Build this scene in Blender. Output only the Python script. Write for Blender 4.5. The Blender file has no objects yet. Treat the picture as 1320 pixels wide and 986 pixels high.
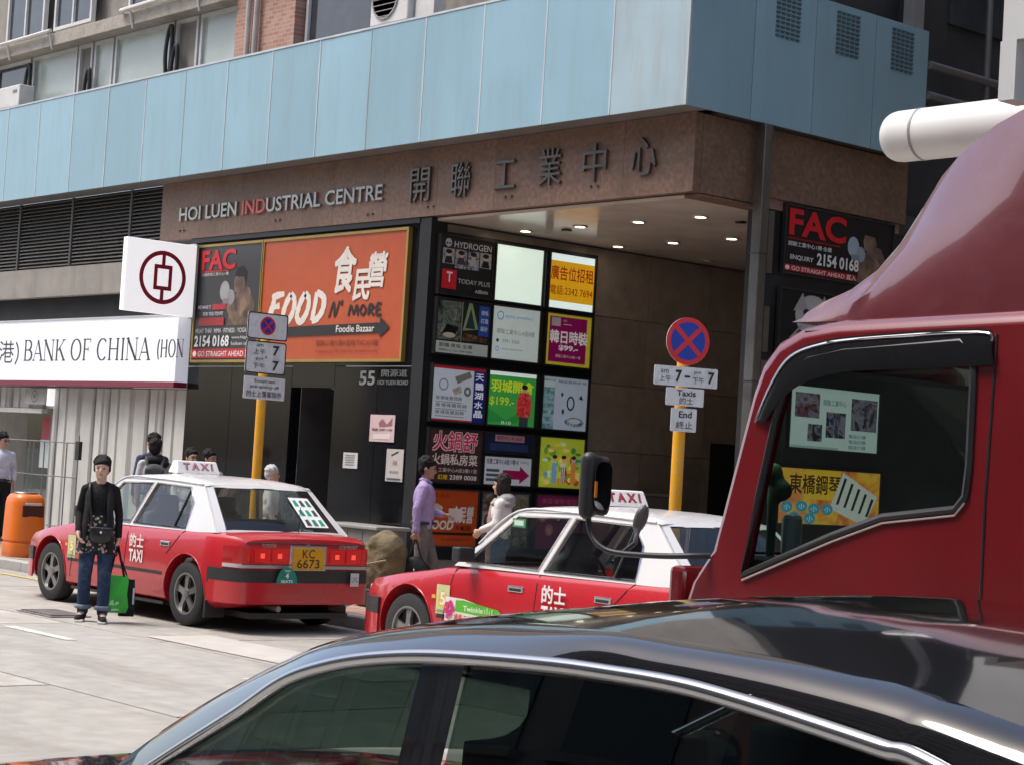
import bpy, bmesh, math, random
from mathutils import Vector, Matrix
from mathutils.geometry import tessellate_polygon
random.seed(5)
S = bpy.context.scene
COL = S.collection
R = math.radians
# ------------------------------------------------------------------ camera
FPX, CX, CY, CAMH = 2510.0, 660.0, 493.0, 1.72
th = math.atan2(2160, 2510); rl = math.atan(0.06); pt = math.atan(111.4 / 2510)
Fh = Vector((-math.cos(th), math.sin(th), 0)); Rh = Vector((math.sin(th), math.cos(th), 0)); Uz = Vector((0, 0, 1))
Fw = Fh * math.cos(pt) + Uz * math.sin(pt); Up = Uz * math.cos(pt) - Fh * math.sin(pt)
Rc = Rh * math.cos(rl) + Up * math.sin(rl); Uc = Up * math.cos(rl) - Rh * math.sin(rl)
cam = bpy.data.cameras.new('camera'); cob = bpy.data.objects.new('camera', cam); COL.objects.link(cob)
cob.matrix_world = Matrix(((Rc.x, Uc.x, -Fw.x, 0), (Rc.y, Uc.y, -Fw.y, 0), (Rc.z, Uc.z, -Fw.z, CAMH), (0, 0, 0, 1)))
cam.sensor_width = 36; cam.lens = FPX / 1320 * 36; cam.clip_start = .05; cam.clip_end = 2000
S.camera = cob
def at(x, y, ax, val):
    """pixel of the photograph + the plane it lies on -> world point"""
    r = Fw + Rc * ((x - CX) / FPX) - Uc * ((y - CY) / FPX)
    o = Vector((0, 0, CAMH)); return o + r * ((val - o[ax]) / r[ax])
# ------------------------------------------------------------------ light
W = bpy.data.worlds.new('World'); S.world = W; W.use_nodes = True
wn = W.node_tree.nodes; wl = W.node_tree.links
sky = wn.new('ShaderNodeTexSky'); sky.sky_type = 'NISHITA'; sky.sun_disc = False
SUN_EL = R(62); SUN_D = Vector((-.62, -.78, 0)).normalized()
sky.sun_elevation = SUN_EL; sky.sun_rotation = math.atan2(SUN_D.x, SUN_D.y)
sky.dust_density = 4; sky.air_density = .9; sky.ozone_density = .6
wl.new(sky.outputs[0], wn['Background'].inputs[0]); wn['Background'].inputs[1].default_value = .15
sl = bpy.data.lights.new('sun', 'SUN'); sl.energy = 1.4; sl.angle = R(20); sl.color = (1, .975, .94)
so = bpy.data.objects.new('sun', sl); COL.objects.link(so)
sd = Vector((SUN_D.x * math.cos(SUN_EL), SUN_D.y * math.cos(SUN_EL), math.sin(SUN_EL)))
so.rotation_euler = sd.to_track_quat('Z', 'Y').to_euler(); so.location = sd * 60
S.view_settings.view_transform = 'Standard'; S.view_settings.look = 'None'; S.view_settings.gamma = 1
S.view_settings.exposure = .93
S.render.engine = 'CYCLES'; S.cycles.max_bounces = 8; S.cycles.transparent_max_bounces = 12
# ------------------------------------------------------------------ materials
MATS = {}
def mat(name, col, rough=.55, metal=0., var=.12, scale=3., bump=0., bscale=60., emit=0., ecol=None, coat=0., spec=.5, streak=0., stain=None, stain_amt=.5, stain_scale=1.2, coords='Object', orand=0., smap=None):
    if name in MATS: return MATS[name]
    m = bpy.data.materials.new(name); m.use_nodes = True; MATS[name] = m
    n = m.node_tree.nodes; l = m.node_tree.links; b = n['Principled BSDF']
    b.inputs['Roughness'].default_value = rough; b.inputs['Metallic'].default_value = metal
    b.inputs['Coat Weight'].default_value = coat; b.inputs['Coat Roughness'].default_value = .04
    b.inputs['Specular IOR Level'].default_value = spec
    c4 = (*col, 1)
    tc = n.new('ShaderNodeTexCoord'); out = None
    if var > 0:
        nz = n.new('ShaderNodeTexNoise'); nz.inputs['Scale'].default_value = scale; nz.inputs['Detail'].default_value = 6
        l.new(tc.outputs[coords], nz.inputs['Vector'])
        rp = n.new('ShaderNodeValToRGB'); rp.color_ramp.elements[0].position = .3; rp.color_ramp.elements[1].position = .7
        rp.color_ramp.elements[0].color = tuple(max(0, c * (1 - var)) for c in col) + (1,)
        rp.color_ramp.elements[1].color = tuple(min(1, c * (1 + var)) for c in col) + (1,)
        l.new(nz.outputs['Fac'], rp.inputs['Fac']); out = rp.outputs[0]
        if stain:
            mp = n.new('ShaderNodeMapping'); mp.inputs['Scale'].default_value = smap or (1, 1, .15 if streak else 1)
            l.new(tc.outputs[coords], mp.inputs['Vector'])
            n2 = n.new('ShaderNodeTexNoise'); n2.inputs['Scale'].default_value = stain_scale; n2.inputs['Detail'].default_value = 8; n2.inputs['Roughness'].default_value = .65
            l.new(mp.outputs[0], n2.inputs['Vector'])
            r2 = n.new('ShaderNodeValToRGB'); r2.color_ramp.elements[0].position = .48; r2.color_ramp.elements[1].position = .72
            r2.color_ramp.elements[0].color = (0, 0, 0, 1); r2.color_ramp.elements[1].color = (stain_amt,) * 3 + (1,)
            l.new(n2.outputs['Fac'], r2.inputs['Fac'])
            mx = n.new('ShaderNodeMix'); mx.data_type = 'RGBA'; mx.inputs['B'].default_value = (*stain, 1)
            l.new(r2.outputs[0], mx.inputs['Factor']); l.new(out, mx.inputs['A']); out = mx.outputs['Result']
        if orand:
            oi = n.new('ShaderNodeObjectInfo'); om_ = n.new('ShaderNodeMapRange'); om_.inputs['To Min'].default_value = 1 - orand; om_.inputs['To Max'].default_value = 1 + orand * .6; l.new(oi.outputs['Random'], om_.inputs['Value'])
            hv = n.new('ShaderNodeHueSaturation'); l.new(om_.outputs[0], hv.inputs['Value']); l.new(out, hv.inputs['Color']); out = hv.outputs[0]
        l.new(out, b.inputs['Base Color'])
        r3 = n.new('ShaderNodeMapRange'); r3.inputs['To Min'].default_value = max(.02, rough * .8); r3.inputs['To Max'].default_value = min(1, rough * 1.25)
        l.new(nz.outputs['Fac'], r3.inputs['Value']); l.new(r3.outputs[0], b.inputs['Roughness'])
    else: b.inputs['Base Color'].default_value = c4
    if bump > 0:
        nb = n.new('ShaderNodeTexNoise'); nb.inputs['Scale'].default_value = bscale; nb.inputs['Detail'].default_value = 4
        l.new(tc.outputs[coords], nb.inputs['Vector'])
        bp = n.new('ShaderNodeBump'); bp.inputs['Strength'].default_value = bump; bp.inputs['Distance'].default_value = .02
        l.new(nb.outputs['Fac'], bp.inputs['Height']); l.new(bp.outputs[0], b.inputs['Normal'])
    if emit > 0:
        b.inputs['Emission Color'].default_value = (*(ecol or col), 1); b.inputs['Emission Strength'].default_value = emit
    return m
def glass(name, tint=(.5, .55, .52), refl=1.45, rough=.0):
    if name in MATS: return MATS[name]
    m = bpy.data.materials.new(name); m.use_nodes = True; MATS[name] = m
    n = m.node_tree.nodes; l = m.node_tree.links; n.remove(n['Principled BSDF'])
    t = n.new('ShaderNodeBsdfTransparent'); t.inputs[0].default_value = (*tint, 1)
    g = n.new('ShaderNodeBsdfGlossy'); g.inputs['Roughness'].default_value = rough; g.inputs[0].default_value = (1, 1, 1, 1)
    f = n.new('ShaderNodeFresnel'); ge = n.new('ShaderNodeNewGeometry'); mr = n.new('ShaderNodeMapRange')   # thin pane: same reflection from both sides
    mr.inputs['To Min'].default_value = refl; mr.inputs['To Max'].default_value = 1 / refl; l.new(ge.outputs['Backfacing'], mr.inputs['Value']); l.new(mr.outputs[0], f.inputs[0])
    x = n.new('ShaderNodeMixShader'); l.new(f.outputs[0], x.inputs[0]); l.new(t.outputs[0], x.inputs[1]); l.new(g.outputs[0], x.inputs[2])
    l.new(x.outputs[0], n['Material Output'].inputs[0]); return m
def pm(col, lit=0., rough=.5):
    """flat print: ink of one colour, backlit when lit"""
    k = 'print_%02x%02x%02x_%d_%d' % (*[int(c * 255) for c in col], int(lit * 100), int(rough * 10))
    return mat(k, col, rough, var=.06, scale=6, emit=lit, ecol=col)
def srgb(h):
    f = lambda c: c / 12.92 if c <= .04045 else ((c + .055) / 1.055) ** 2.4
    return tuple(f(int(h[i:i + 2], 16) / 255) for i in (0, 2, 4))
# ------------------------------------------------------------------ objects
def tag(o, label=None, cat=None, group=None, kind=None):
    if label: o['label'] = label
    if cat: o['category'] = cat
    if group: o['group'] = group
    if kind: o['kind'] = kind
    return o
def empty(name, loc=(0, 0, 0), rz=0, **k):
    o = bpy.data.objects.new(name, None); COL.objects.link(o); o.location = loc; o.rotation_euler = (0, 0, rz)
    o.empty_display_size = .1; return tag(o, **k)
def link(name, me, m, parent=None, smooth=0, **k):
    o = bpy.data.objects.new(name, me); COL.objects.link(o)
    if m is not None:
        me.materials.clear()
        for q in (m if isinstance(m, (list, tuple)) else [m]): me.materials.append(q)
    if smooth and len(me.polygons):
        me.shade_smooth(); me.set_sharp_from_angle(angle=R(smooth))
    if parent: o.parent = parent
    return tag(o, **k)
class MB:
    def __init__(s): s.v = []; s.f = []; s.mi = []
    def add(s, v, f, mi=0):
        b = len(s.v); s.v += [tuple(p) for p in v]; s.f += [tuple(i + b for i in q) for q in f]; s.mi += [mi] * len(f); return s
    def box(s, x0, x1, y0, y1, z0, z1, mi=0):
        if x0 > x1: x0, x1 = x1, x0
        if y0 > y1: y0, y1 = y1, y0
        v = [(x, y, z) for z in (z0, z1) for y in (y0, y1) for x in (x0, x1)]
        return s.add(v, [(0, 2, 3, 1), (4, 5, 7, 6), (0, 1, 5, 4), (2, 6, 7, 3), (0, 4, 6, 2), (1, 3, 7, 5)], mi)
    def obox(s, o, u, v, w, mi=0):
        o, u, v, w = Vector(o), Vector(u), Vector(v), Vector(w)
        p = [o + u * a + v * b + w * c for c in (0, 1) for b in (0, 1) for a in (0, 1)]
        return s.add(p, [(0, 2, 3, 1), (4, 5, 7, 6), (0, 1, 5, 4), (2, 6, 7, 3), (0, 4, 6, 2), (1, 3, 7, 5)], mi)
    def grid(s, rows, closed=False, mi=0):
        n = len(rows[0]); v = [p for r in rows for p in r]; f = []
        for i in range(len(rows) - 1):
            for j in range(n if closed else n - 1):
                k = (j + 1) % n; f.append((i * n + j, i * n + k, (i + 1) * n + k, (i + 1) * n + j))
        return s.add(v, f, mi)
    def loft(s, rings, mi=0, caps=True):
        n = len(rings[0]); b = len(s.v); s.grid(rings, True, mi)
        if caps:
            s.f.append(tuple(b + i for i in reversed(range(n)))); s.mi.append(mi)
            s.f.append(tuple(b + (len(rings) - 1) * n + i for i in range(n))); s.mi.append(mi)
        return s
    def tube(s, path, r, n=10, mi=0, closed=False, caps=True):
        P = [Vector(p) for p in path]; rs = r if isinstance(r, (list, tuple)) else [r] * len(P)
        rings = []; up = None
        for i, p in enumerate(P):
            a = P[i - 1] if (i > 0 or closed) else p; b = P[(i + 1) % len(P)] if (i < len(P) - 1 or closed) else p
            t = (b - a).normalized() if (b - a).length > 1e-9 else Vector((0, 0, 1))
            if up is None: up = t.orthogonal().normalized()
            up = (up - t * up.dot(t)); up = up.normalized() if up.length > 1e-6 else t.orthogonal().normalized()
            w = t.cross(up)
            rings.append([p + (up * math.cos(2 * math.pi * k / n) + w * math.sin(2 * math.pi * k / n)) * rs[i] for k in range(n)])
        if closed: rings.append(rings[0])
        return s.loft(rings, mi, caps and not closed)
    def cyl(s, p0, p1, r0, r1=None, n=16, mi=0): return s.tube([p0, p1], [r0, r0 if r1 is None else r1], n, mi)
    def lathe(s, prof, n=24, c=(0, 0, 0), axis='z', mi=0, caps=True):
        rings = []
        for r_, h in prof:
            ring = []
            for k in range(n):
                a = 2 * math.pi * k / n; x, y = r_ * math.cos(a), r_ * math.sin(a)
                q = (x, y, h) if axis == 'z' else ((x, h, y) if axis == 'y' else (h, x, y))
                ring.append((q[0] + c[0], q[1] + c[1], q[2] + c[2]))
            rings.append(ring)
        return s.loft(rings, mi, caps)
    def sheet(s, outer, holes, fn, thick=None, mi=0):
        """flat outline with holes in (a,b) mapped by fn(a,b,depth); thick gives it depth"""
        loops = [list(outer)] + [list(h) for h in holes]
        tris = tessellate_polygon([[Vector((a, b, 0)) for a, b in q] for q in loops]); flat = [p for q in loops for p in q]; n = len(flat)
        if thick is None: return s.add([fn(a, b, 0) for a, b in flat], tris, mi)
        v = [fn(a, b, 0) for a, b in flat] + [fn(a, b, thick) for a, b in flat]
        f = [tuple(t) for t in tris] + [tuple(i + n for i in reversed(t)) for t in tris]; k = 0
        for q in loops:
            m_ = len(q)
            for i in range(m_): a, b = k + i, k + (i + 1) % m_; f.append((a, b, b + n, a + n))
            k += m_
        return s.add(v, f, mi)
    def mesh(s, name='m', fix=True):
        me = bpy.data.meshes.new(name); me.from_pydata(s.v, [], s.f); me.polygons.foreach_set('material_index', s.mi)
        if fix:
            bm = bmesh.new(); bm.from_mesh(me); bmesh.ops.recalc_face_normals(bm, faces=bm.faces); bm.to_mesh(me); bm.free()
        me.update(); return me
    def build(s, name, m, parent=None, smooth=0, bevel=0, fix=True, **k):
        o = link(name, s.mesh(name, fix), m, parent, smooth, **k)
        if bevel:
            b = o.modifiers.new('bevel', 'BEVEL'); b.width = bevel; b.segments = 2; b.limit_method = 'ANGLE'; b.angle_limit = R(40)
        return o
def bx(name, m, parent, x0, x1, y0, y1, z0, z1, bevel=0, **k): return MB().box(x0, x1, y0, y1, z0, z1).build(name, m, parent, bevel=bevel, **k)
def baked(me, mods):
    """mesh with modifiers applied; mods = [(type, {attr: value})]"""
    o = bpy.data.objects.new('tmp', me); COL.objects.link(o)
    for i, (t, kw) in enumerate(mods):
        m = o.modifiers.new(str(i), t)
        for a, b in kw.items(): setattr(m, a, b)
    dg = bpy.context.evaluated_depsgraph_get(); dg.update()
    out = bpy.data.meshes.new_from_object(o.evaluated_get(dg)); bpy.data.objects.remove(o); return out
def lerp(a, b, t): return a + (b - a) * t
def interp(tab, x):
    tab = sorted(tab)
    if x <= tab[0][0]: return tab[0][1]
    for (a, p), (b, q) in zip(tab, tab[1:]):
        if x <= b: return lerp(p, q, (x - a) / (b - a))
    return tab[-1][1]
def smoothpath(P, n=6):
    """Catmull-Rom through points"""
    P = [Vector(p) for p in P]; out = []
    for i in range(len(P) - 1):
        a = P[max(0, i - 1)]; b = P[i]; c = P[i + 1]; d = P[min(len(P) - 1, i + 2)]
        for k in range(n):
            t = k / n; out.append(.5 * ((2 * b) + (c - a) * t + (2 * a - 5 * b + 4 * c - d) * t * t + (3 * b - a - 3 * c + d) * t ** 3))
    out.append(P[-1]); return out
# ------------------------------------------------------------------ lettering and flat print
TXT = {}
def glyphs(s, bold=0., shear=0., extrude=0.):
    k = (s, bold, shear, extrude)
    if k not in TXT:
        c = bpy.data.curves.new('t', 'FONT'); c.body = s; c.offset = bold; c.shear = shear; c.extrude = extrude; c.resolution_u = 3
        o = bpy.data.objects.new('t', c); COL.objects.link(o); dg = bpy.context.evaluated_depsgraph_get(); dg.update()
        me = bpy.data.meshes.new_from_object(o.evaluated_get(dg)); bpy.data.objects.remove(o); bpy.data.curves.remove(c)
        v = [tuple(p.co) for p in me.vertices]; f = [tuple(p.vertices) for p in me.polygons]; bpy.data.meshes.remove(me)
        xs = [p[0] for p in v] or [0, 1]; ys = [p[1] for p in v] or [0, 1]
        TXT[k] = (v, f, min(xs), max(xs), min(ys), max(ys))
    return TXT[k]
def photo_mat(cols, scale=9., lit=0.):
    """printed photograph: soft patches of a few colours"""
    k = 'photo_' + '_'.join(cols) + '_%d_%d' % (scale * 10, lit * 100)
    if k in MATS: return MATS[k]
    m = bpy.data.materials.new(k); m.use_nodes = True; MATS[k] = m; n = m.node_tree.nodes; l = m.node_tree.links; b = n['Principled BSDF']; b.inputs['Roughness'].default_value = .35
    tc = n.new('ShaderNodeTexCoord'); nz = n.new('ShaderNodeTexNoise'); nz.inputs['Scale'].default_value = scale; nz.inputs['Detail'].default_value = 5; nz.inputs['Distortion'].default_value = 1.2; l.new(tc.outputs['Object'], nz.inputs['Vector'])
    r = n.new('ShaderNodeValToRGB'); l.new(nz.outputs['Fac'], r.inputs['Fac']); e = r.color_ramp.elements
    for i, c in enumerate(cols):
        q = .30 + .40 * i / max(1, len(cols) - 1); el = e[i] if i < 2 else e.new(q); el.position = q; el.color = (*srgb(c), 1)
    l.new(r.outputs[0], b.inputs['Base Color'])
    if lit: l.new(r.outputs[0], b.inputs['Emission Color']); b.inputs['Emission Strength'].default_value = lit
    return m
class Face:
    """a flat surface O + u*U + v*V with outward normal U x V; print is laid on it in thin layers"""
    def __init__(s, O, U, V, w, h, parent, lit=0., rough=.4):
        s.O, s.U, s.V = Vector(O), Vector(U), Vector(V); s.N = s.U.cross(s.V); s.w, s.h = w, h; s.p = parent; s.lit = lit; s.k = 1; s.rough = rough; s.step = .0009
    def P(s, a, b, d=0): return s.O + s.U * (a * s.w) + s.V * (b * s.h) + s.N * d
    def lay(s): s.k += 1; return s.k * s.step
    def put(s, mb, name, col, lit=None, m=None): return mb.build(name, m or pm(col, s.lit if lit is None else lit, s.rough), s.p, fix=False)
    def t(s, txt, x0, y0, x1, y1, col, bold=.0, shear=0., lit=None, name='lettering', depth=0., m=None, rot=0.):
        cjk = any(ord(c) > 0x2e80 for c in txt); v, f, a0, a1, b0, b1 = glyphs(txt, 0. if cjk else bold, shear, 0.); d = s.lay(); sx = (x1 - x0) / max(1e-6, a1 - a0); sy = (y1 - y0) / max(1e-6, b1 - b0)
        mb = MB(); cr, sr = math.cos(rot), math.sin(rot); xm, ym = (x0 + x1) / 2 * s.w, (y0 + y1) / 2 * s.h
        def pos(p, dd):
            a = (x0 + (p[0] - a0) * sx) * s.w - xm; b = (y0 + (p[1] - b0) * sy) * s.h - ym
            return s.P((xm + a * cr - b * sr) / s.w, (ym + a * sr + b * cr) / s.h, dd)
        if depth:
            n = len(v); from_edges = {}
            for q in f:
                for i in range(len(q)): e = (q[i], q[(i + 1) % len(q)]); from_edges[e] = 1
            side = [(a, b, b + n, a + n) for (a, b) in from_edges if (b, a) not in from_edges]
            mb.add([pos(p, d + depth) for p in v] + [pos(p, d) for p in v], list(f) + side)
        else:
            mb.add([pos(p, d) for p in v], f)
            if cjk and bold:
                for i, (ox, oy) in enumerate(((-1, -1), (1, 1), (1, -1), (-1, 1))): mb.add([pos((p[0] + ox * bold * .8, p[1] + oy * bold * .8), d - .0003 * (i + 1)) for p in v], f)
        return s.put(mb, name, col, lit, m)
    def r(s, x0, y0, x1, y1, col, lit=None, name='print_block', m=None):
        d = s.lay(); return s.put(MB().add([s.P(x0, y0, d), s.P(x1, y0, d), s.P(x1, y1, d), s.P(x0, y1, d)], [(0, 1, 2, 3)]), name, col, lit, m)
    def poly(s, pts, col, lit=None, name='print_block', m=None):
        d = s.lay(); return s.put(MB().sheet(pts, [], lambda a, b, q: s.P(a, b, d)), name, col, lit, m)
    def e(s, cx, cy, rx, ry, col, lit=None, name='print_block', n=20, m=None):
        d = s.lay(); return s.put(MB().add([s.P(cx + rx * math.cos(2 * math.pi * i / n), cy + ry * math.sin(2 * math.pi * i / n), d) for i in range(n)], [tuple(range(n))]), name, col, lit, m)
    def ring(s, cx, cy, rx, ry, wd, col, lit=None, name='print_ring', n=40, m=None):
        d = s.lay(); a = [(math.cos(2 * math.pi * i / n), math.sin(2 * math.pi * i / n)) for i in range(n)]; k = s.w / s.h
        return s.put(MB().grid([[s.P(cx + rx * c, cy + ry * q, d) for c, q in a], [s.P(cx + (rx - wd) * c, cy + (ry - wd * k) * q, d) for c, q in a]], True), name, col, lit, m)
    def strokes(s, lines, wd, col, lit=None, name='lettering', rough=0., m=None):
        """brush lines; each line [(x,y) or (x,y,width factor)]; each a hair further out"""
        mb = MB(); rnd = random.Random(3)
        for ln in lines:
            d = s.lay() if not mb.v else d + .0004
            pts = smoothpath([(p[0] * s.w, p[1] * s.h, p[2] if len(p) > 2 else 1) for p in ln], 5); L, Q = [], []
            for i, p in enumerate(pts):
                a = pts[max(0, i - 1)]; b = pts[min(len(pts) - 1, i + 1)]; t = Vector((b.x - a.x, b.y - a.y)); t = t.normalized() if t.length else Vector((1, 0))
                k = wd * .5 * p.z * (1 + rnd.uniform(-rough, rough)); nx, ny = -t.y * k, t.x * k
                L.append(s.P((p.x + nx) / s.w, (p.y + ny) / s.h, d)); Q.append(s.P((p.x - nx) / s.w, (p.y - ny) / s.h, d))
            mb.grid([Q, L])
        return s.put(mb, name, col, lit, m)
# organic bodies: capsules and ellipsoids fused to one skin
def blob_mesh(parts, vox=.01, sm=4):
    bm = bmesh.new()
    for q in parts:
        b2 = bmesh.new()
        if q[0] == 'c':
            for p, r_ in ((q[1], q[2]), (q[3], q[4])):
                bmesh.ops.create_icosphere(b2, subdivisions=2, radius=r_, matrix=Matrix.Translation(Vector(p)))
            bmesh.ops.convex_hull(b2, input=list(b2.verts)); 
            for v in [v for v in b2.verts if not v.link_faces]: b2.verts.remove(v)
            geom = [f for f in b2.faces if all(len(e.link_faces) < 2 for e in f.edges)]
        elif q[0] == 'e':
            M = Matrix.Translation(Vector(q[1])) @ (q[3].to_matrix().to_4x4() if len(q) > 3 else Matrix()) @ Matrix.Diagonal((*q[2], 1))
            bmesh.ops.create_icosphere(b2, subdivisions=3, radius=1, matrix=M)
        elif q[0] == 'b':
            M = Matrix.Translation(Vector(q[1])) @ (q[3].to_matrix().to_4x4() if len(q) > 3 else Matrix()) @ Matrix.Diagonal((*[2 * a for a in q[2]], 1))
            bmesh.ops.create_cube(b2, size=1, matrix=M)
        t = bpy.data.meshes.new('t'); b2.to_mesh(t); b2.free(); bm.from_mesh(t); bpy.data.meshes.remove(t)
    me = bpy.data.meshes.new('blob'); bm.to_mesh(me); bm.free()
    return baked(me, [('REMESH', dict(mode='VOXEL', voxel_size=vox, use_smooth_shade=True)), ('SMOOTH', dict(factor=.5, iterations=sm))])
def blob(name, parts, m, parent, vox=.01, sm=4, **k): return link(name, blob_mesh(parts, vox, sm), m, parent, 80, **k)
# ------------------------------------------------------------------ setting: road, kerb, pavement
WORLD = set()
_link0 = link
def link(name, me, m, parent=None, smooth=0, **k):
    o = _link0(name, me, m, parent, smooth, **k)
    if parent is not None and parent.name in WORLD: o.matrix_parent_inverse = Matrix.Translation(-Vector(parent.location))
    return o
def wempty(name, loc, **k):
    o = empty(name, loc, **k); WORLD.add(o.name); return o
def rect(x0, y0, x1, y1, ax, val):
    """pixel box on an upright plane -> (near-left horizontal, right horizontal, low z, high z)"""
    h = 0 if ax == 1 else 1; p = [at(x, y, ax, val) for x, y in ((x0, y0), (x1, y0), (x1, y1), (x0, y1))]
    return (p[0][h] + p[3][h]) / 2, (p[1][h] + p[2][h]) / 2, (p[2].z + p[3].z) / 2, (p[0].z + p[1].z) / 2
base = MB().add([(-400, -300, -.03), (300, -300, -.03), (300, 400, -.03), (-400, 400, -.03)], [(0, 1, 2, 3)]).build('ground', mat('ground_concrete', (.10, .10, .095), .9), kind='structure')
road_joint = mat('joint_tar', (.10, .095, .09), .8)
road = MB().box(-70, 30, -4, 11.955, -.03, -.006).build('road', road_joint, kind='structure')
slabm = [mat('road_slab_%d' % i, c, .78, var=.14, scale=5, bump=.3, bscale=90, stain=(.20, .18, .15), stain_amt=.75, stain_scale=1.3, smap=(.16, 1, 1), orand=.10) for i, c in enumerate(((.395, .375, .335), (.35, .335, .305), (.42, .40, .355)))]
bands = [-4, 1.75, 4.25, 6.7, 9.12, 11.95]; sh = {}
for j in range(5):
    x = -64.0 + (j * 1.7) % 6; i = 0
    while x < 26:
        y0, y1 = bands[j] + .012, bands[j + 1] - .012; key = (j,)
        if key not in sh: sh[key] = [MB().box(-2.985, 2.985, -(y1 - y0) / 2, (y1 - y0) / 2, -.02, 0).mesh() for _ in range(3)]
        k = (i * 7 + j * 5) % 3
        if j == 4: k = (1, 0, 1)[i % 3]
        o = link('concrete_slab', sh[key][k], slabm[k], road); o.location = (x + 3, (y0 + y1) / 2, random.uniform(-.002, 0))
        x += 6; i += 1
white_paint = mat('road_paint', (.62, .61, .57), .7, var=.15, stain=(.35, .34, .31), stain_amt=.8, stain_scale=9)
yellow_paint = mat('kerb_line_paint', (.55, .42, .12), .7, var=.2)
def mark(name, pts, m): return MB().add([(x, y, .005) for x, y in pts], [tuple(range(len(pts)))]).build(name, m, road)
for a in (-16.6, -20.6, -24.6, -12.6): mark('lane_marking', [(a, 8.3), (a + 1.2, 8.3), (a + 1.2, 8.42), (a, 8.42)], white_paint)
mark('edge_line', [(-60, 11.45), (-20.2, 11.45), (-20.2, 11.55), (-60, 11.55)], yellow_paint)
mark('repair_patch', [(-15.6, 9.22), (-12.2, 9.22), (-12.2, 10.0), (-15.6, 9.9)], mat('repair_concrete', (.46, .44, .40), .8, var=.1, bump=.2))
mark('oil_stain', [(-18.6 + 1.6 * math.cos(t / 9 * math.pi) * (1 + .2 * math.sin(t * 3)), 7.9 + .25 * math.sin(t / 9 * math.pi) * (1 + .3 * math.cos(t * 2))) for t in range(18)], mat('oil_stain', (.28, .26, .235), .8, var=.2))
# drain grating beside the taxi
dr = wempty('drain_grating', (-17.8, 9.42, 0), label='dark iron drain grating in the road beside the woman in black', cat='drain')
iron = mat('cast_iron', (.23, .22, .205), .7, .1, var=.3, scale=8)
MB().box(-18.15, -17.4, 9.2, 9.65, .004, .010).build('frame', iron, dr)
for i in range(9): bx('bar', iron, dr, -18.10 + i * .075, -18.06 + i * .075, 9.23, 9.62, .0105, .022)
# pavement
pav = MB().box(-70, 30, 12.12, 60, -.02, .122).build('pavement', mat('pavement_bed', (.20, .17, .15), .9, var=.15, bump=.2), kind='structure')
kst = mat('kerb_stone', (.40, .385, .36), .85, var=.12, bump=.3, stain=(.2, .18, .16), stain_amt=.6, stain_scale=3)
km = None
for i in range(44):
    b = MB()
    pr = [(11.965, -.02), (11.965, .115), (11.985, .13), (12.115, .13), (12.115, -.02)]
    if km is None: km = MB().loft([[(x, y, z) for y, z in pr] for x in (-.445, .445)]).mesh()
    o = link('kerb_stone', km, kst, pav); o.location.x = -42 + i * .9
tm = [MB().box(-.19, .19, -.19, .19, 0, .012).mesh() for _ in range(3)]
tmat = [mat('paver_%d' % i, c, .8, var=.12, bump=.2) for i, c in enumerate(((.34, .20, .15), (.38, .24, .18), (.33, .27, .22)))]
for i in range(36):
    for j in range(6):
        k = random.randrange(3); o = link('paver', tm[k], tmat[k], pav); o.location = (-26.5 + i * .39, 12.33 + j * .39, .119 + random.uniform(0, .003))
# ------------------------------------------------------------------ the industrial building
B = wempty('industrial_building', (-20, 16.5, 0), label='industrial centre with pale blue panel canopy, brown name beam and tiled entrance passage', cat='building')
blue = mat('canopy_blue', (.27, .44, .52), .38, var=.06, scale=.8, stain=(.245, .345, .38), stain_amt=.5, streak=1, stain_scale=4, orand=.10)
blue2 = mat('canopy_blue_grey', (.35, .47, .52), .45, var=.06, scale=1.2, stain=(.33, .35, .35), stain_amt=.8, streak=1, stain_scale=5)
jointm = mat('canopy_joint', (.52, .56, .58), .5)
dgrey = mat('dark_grey_metal', (.065, .063, .06), .5, var=.2)
YC, ZB, ZT, XC = 15.6, 5.95, 7.62, -15.41
xs = [XC, -16.67] + [-16.67 - 1.209 * i for i in range(1, 18)]
for i in range(len(xs) - 1):
    a, b = xs[i + 1] + .012, xs[i] - .012
    bx('canopy_panel', blue2 if i == 0 else blue, B, a, b, YC + random.uniform(0, .004), YC + .03, ZB, ZT)
    if i: bx('panel_joint', jointm if i not in (5, 9) else mat('joint_dirty', (.3, .36, .38)), B, xs[i] - .011, xs[i] + .011, YC - .004, YC + .02, ZB + .004, ZT - .004)
ys = [YC + .031, 16.68, 17.76, 18.89, 19.95]
vslot = mat('vent_slot_shade', (.11, .18, .215), .7); vlip = mat('vent_lip_highlight', (.34, .46, .51), .5)  # dark slots and paler lips paint in the vents' shade and highlights
for i in range(4):
    bx('canopy_panel', blue, B, XC - .03, XC + random.uniform(-.003, 0), ys[i] + .006, ys[i + 1] - .006, ZB + .002, ZT)
    if i:
        mb = MB(); yc = (17.23, 18.33, 19.40)[i - 1]
        for a in range(5):
            for r_ in range(10): mb.box(XC, XC + .004, yc - .20 + a * .09, yc - .13 + a * .09, 7.0 + r_ * .055, 7.022 + r_ * .055, 0); mb.box(XC, XC + .02, yc - .20 + a * .09, yc - .13 + a * .09, 7.024 + r_ * .055, 7.032 + r_ * .055, 1)
        mb.build('vent_grille', [vslot, vlip], B)
bx('corner_trim', mat('corner_trim', (.42, .48, .5), .5), B, XC - .03, XC + .004, YC - .006, YC + .029, ZB - .004, ZT + .01)
bx('canopy_core', dgrey, B, xs[-1], XC - .034, YC + .034, 16.28, ZB + .06, ZT - .02)
bx('canopy_rim', jointm, B, xs[-1], XC - .04, YC - .008, YC + .1, ZT + .002, ZT + .03)
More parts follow.
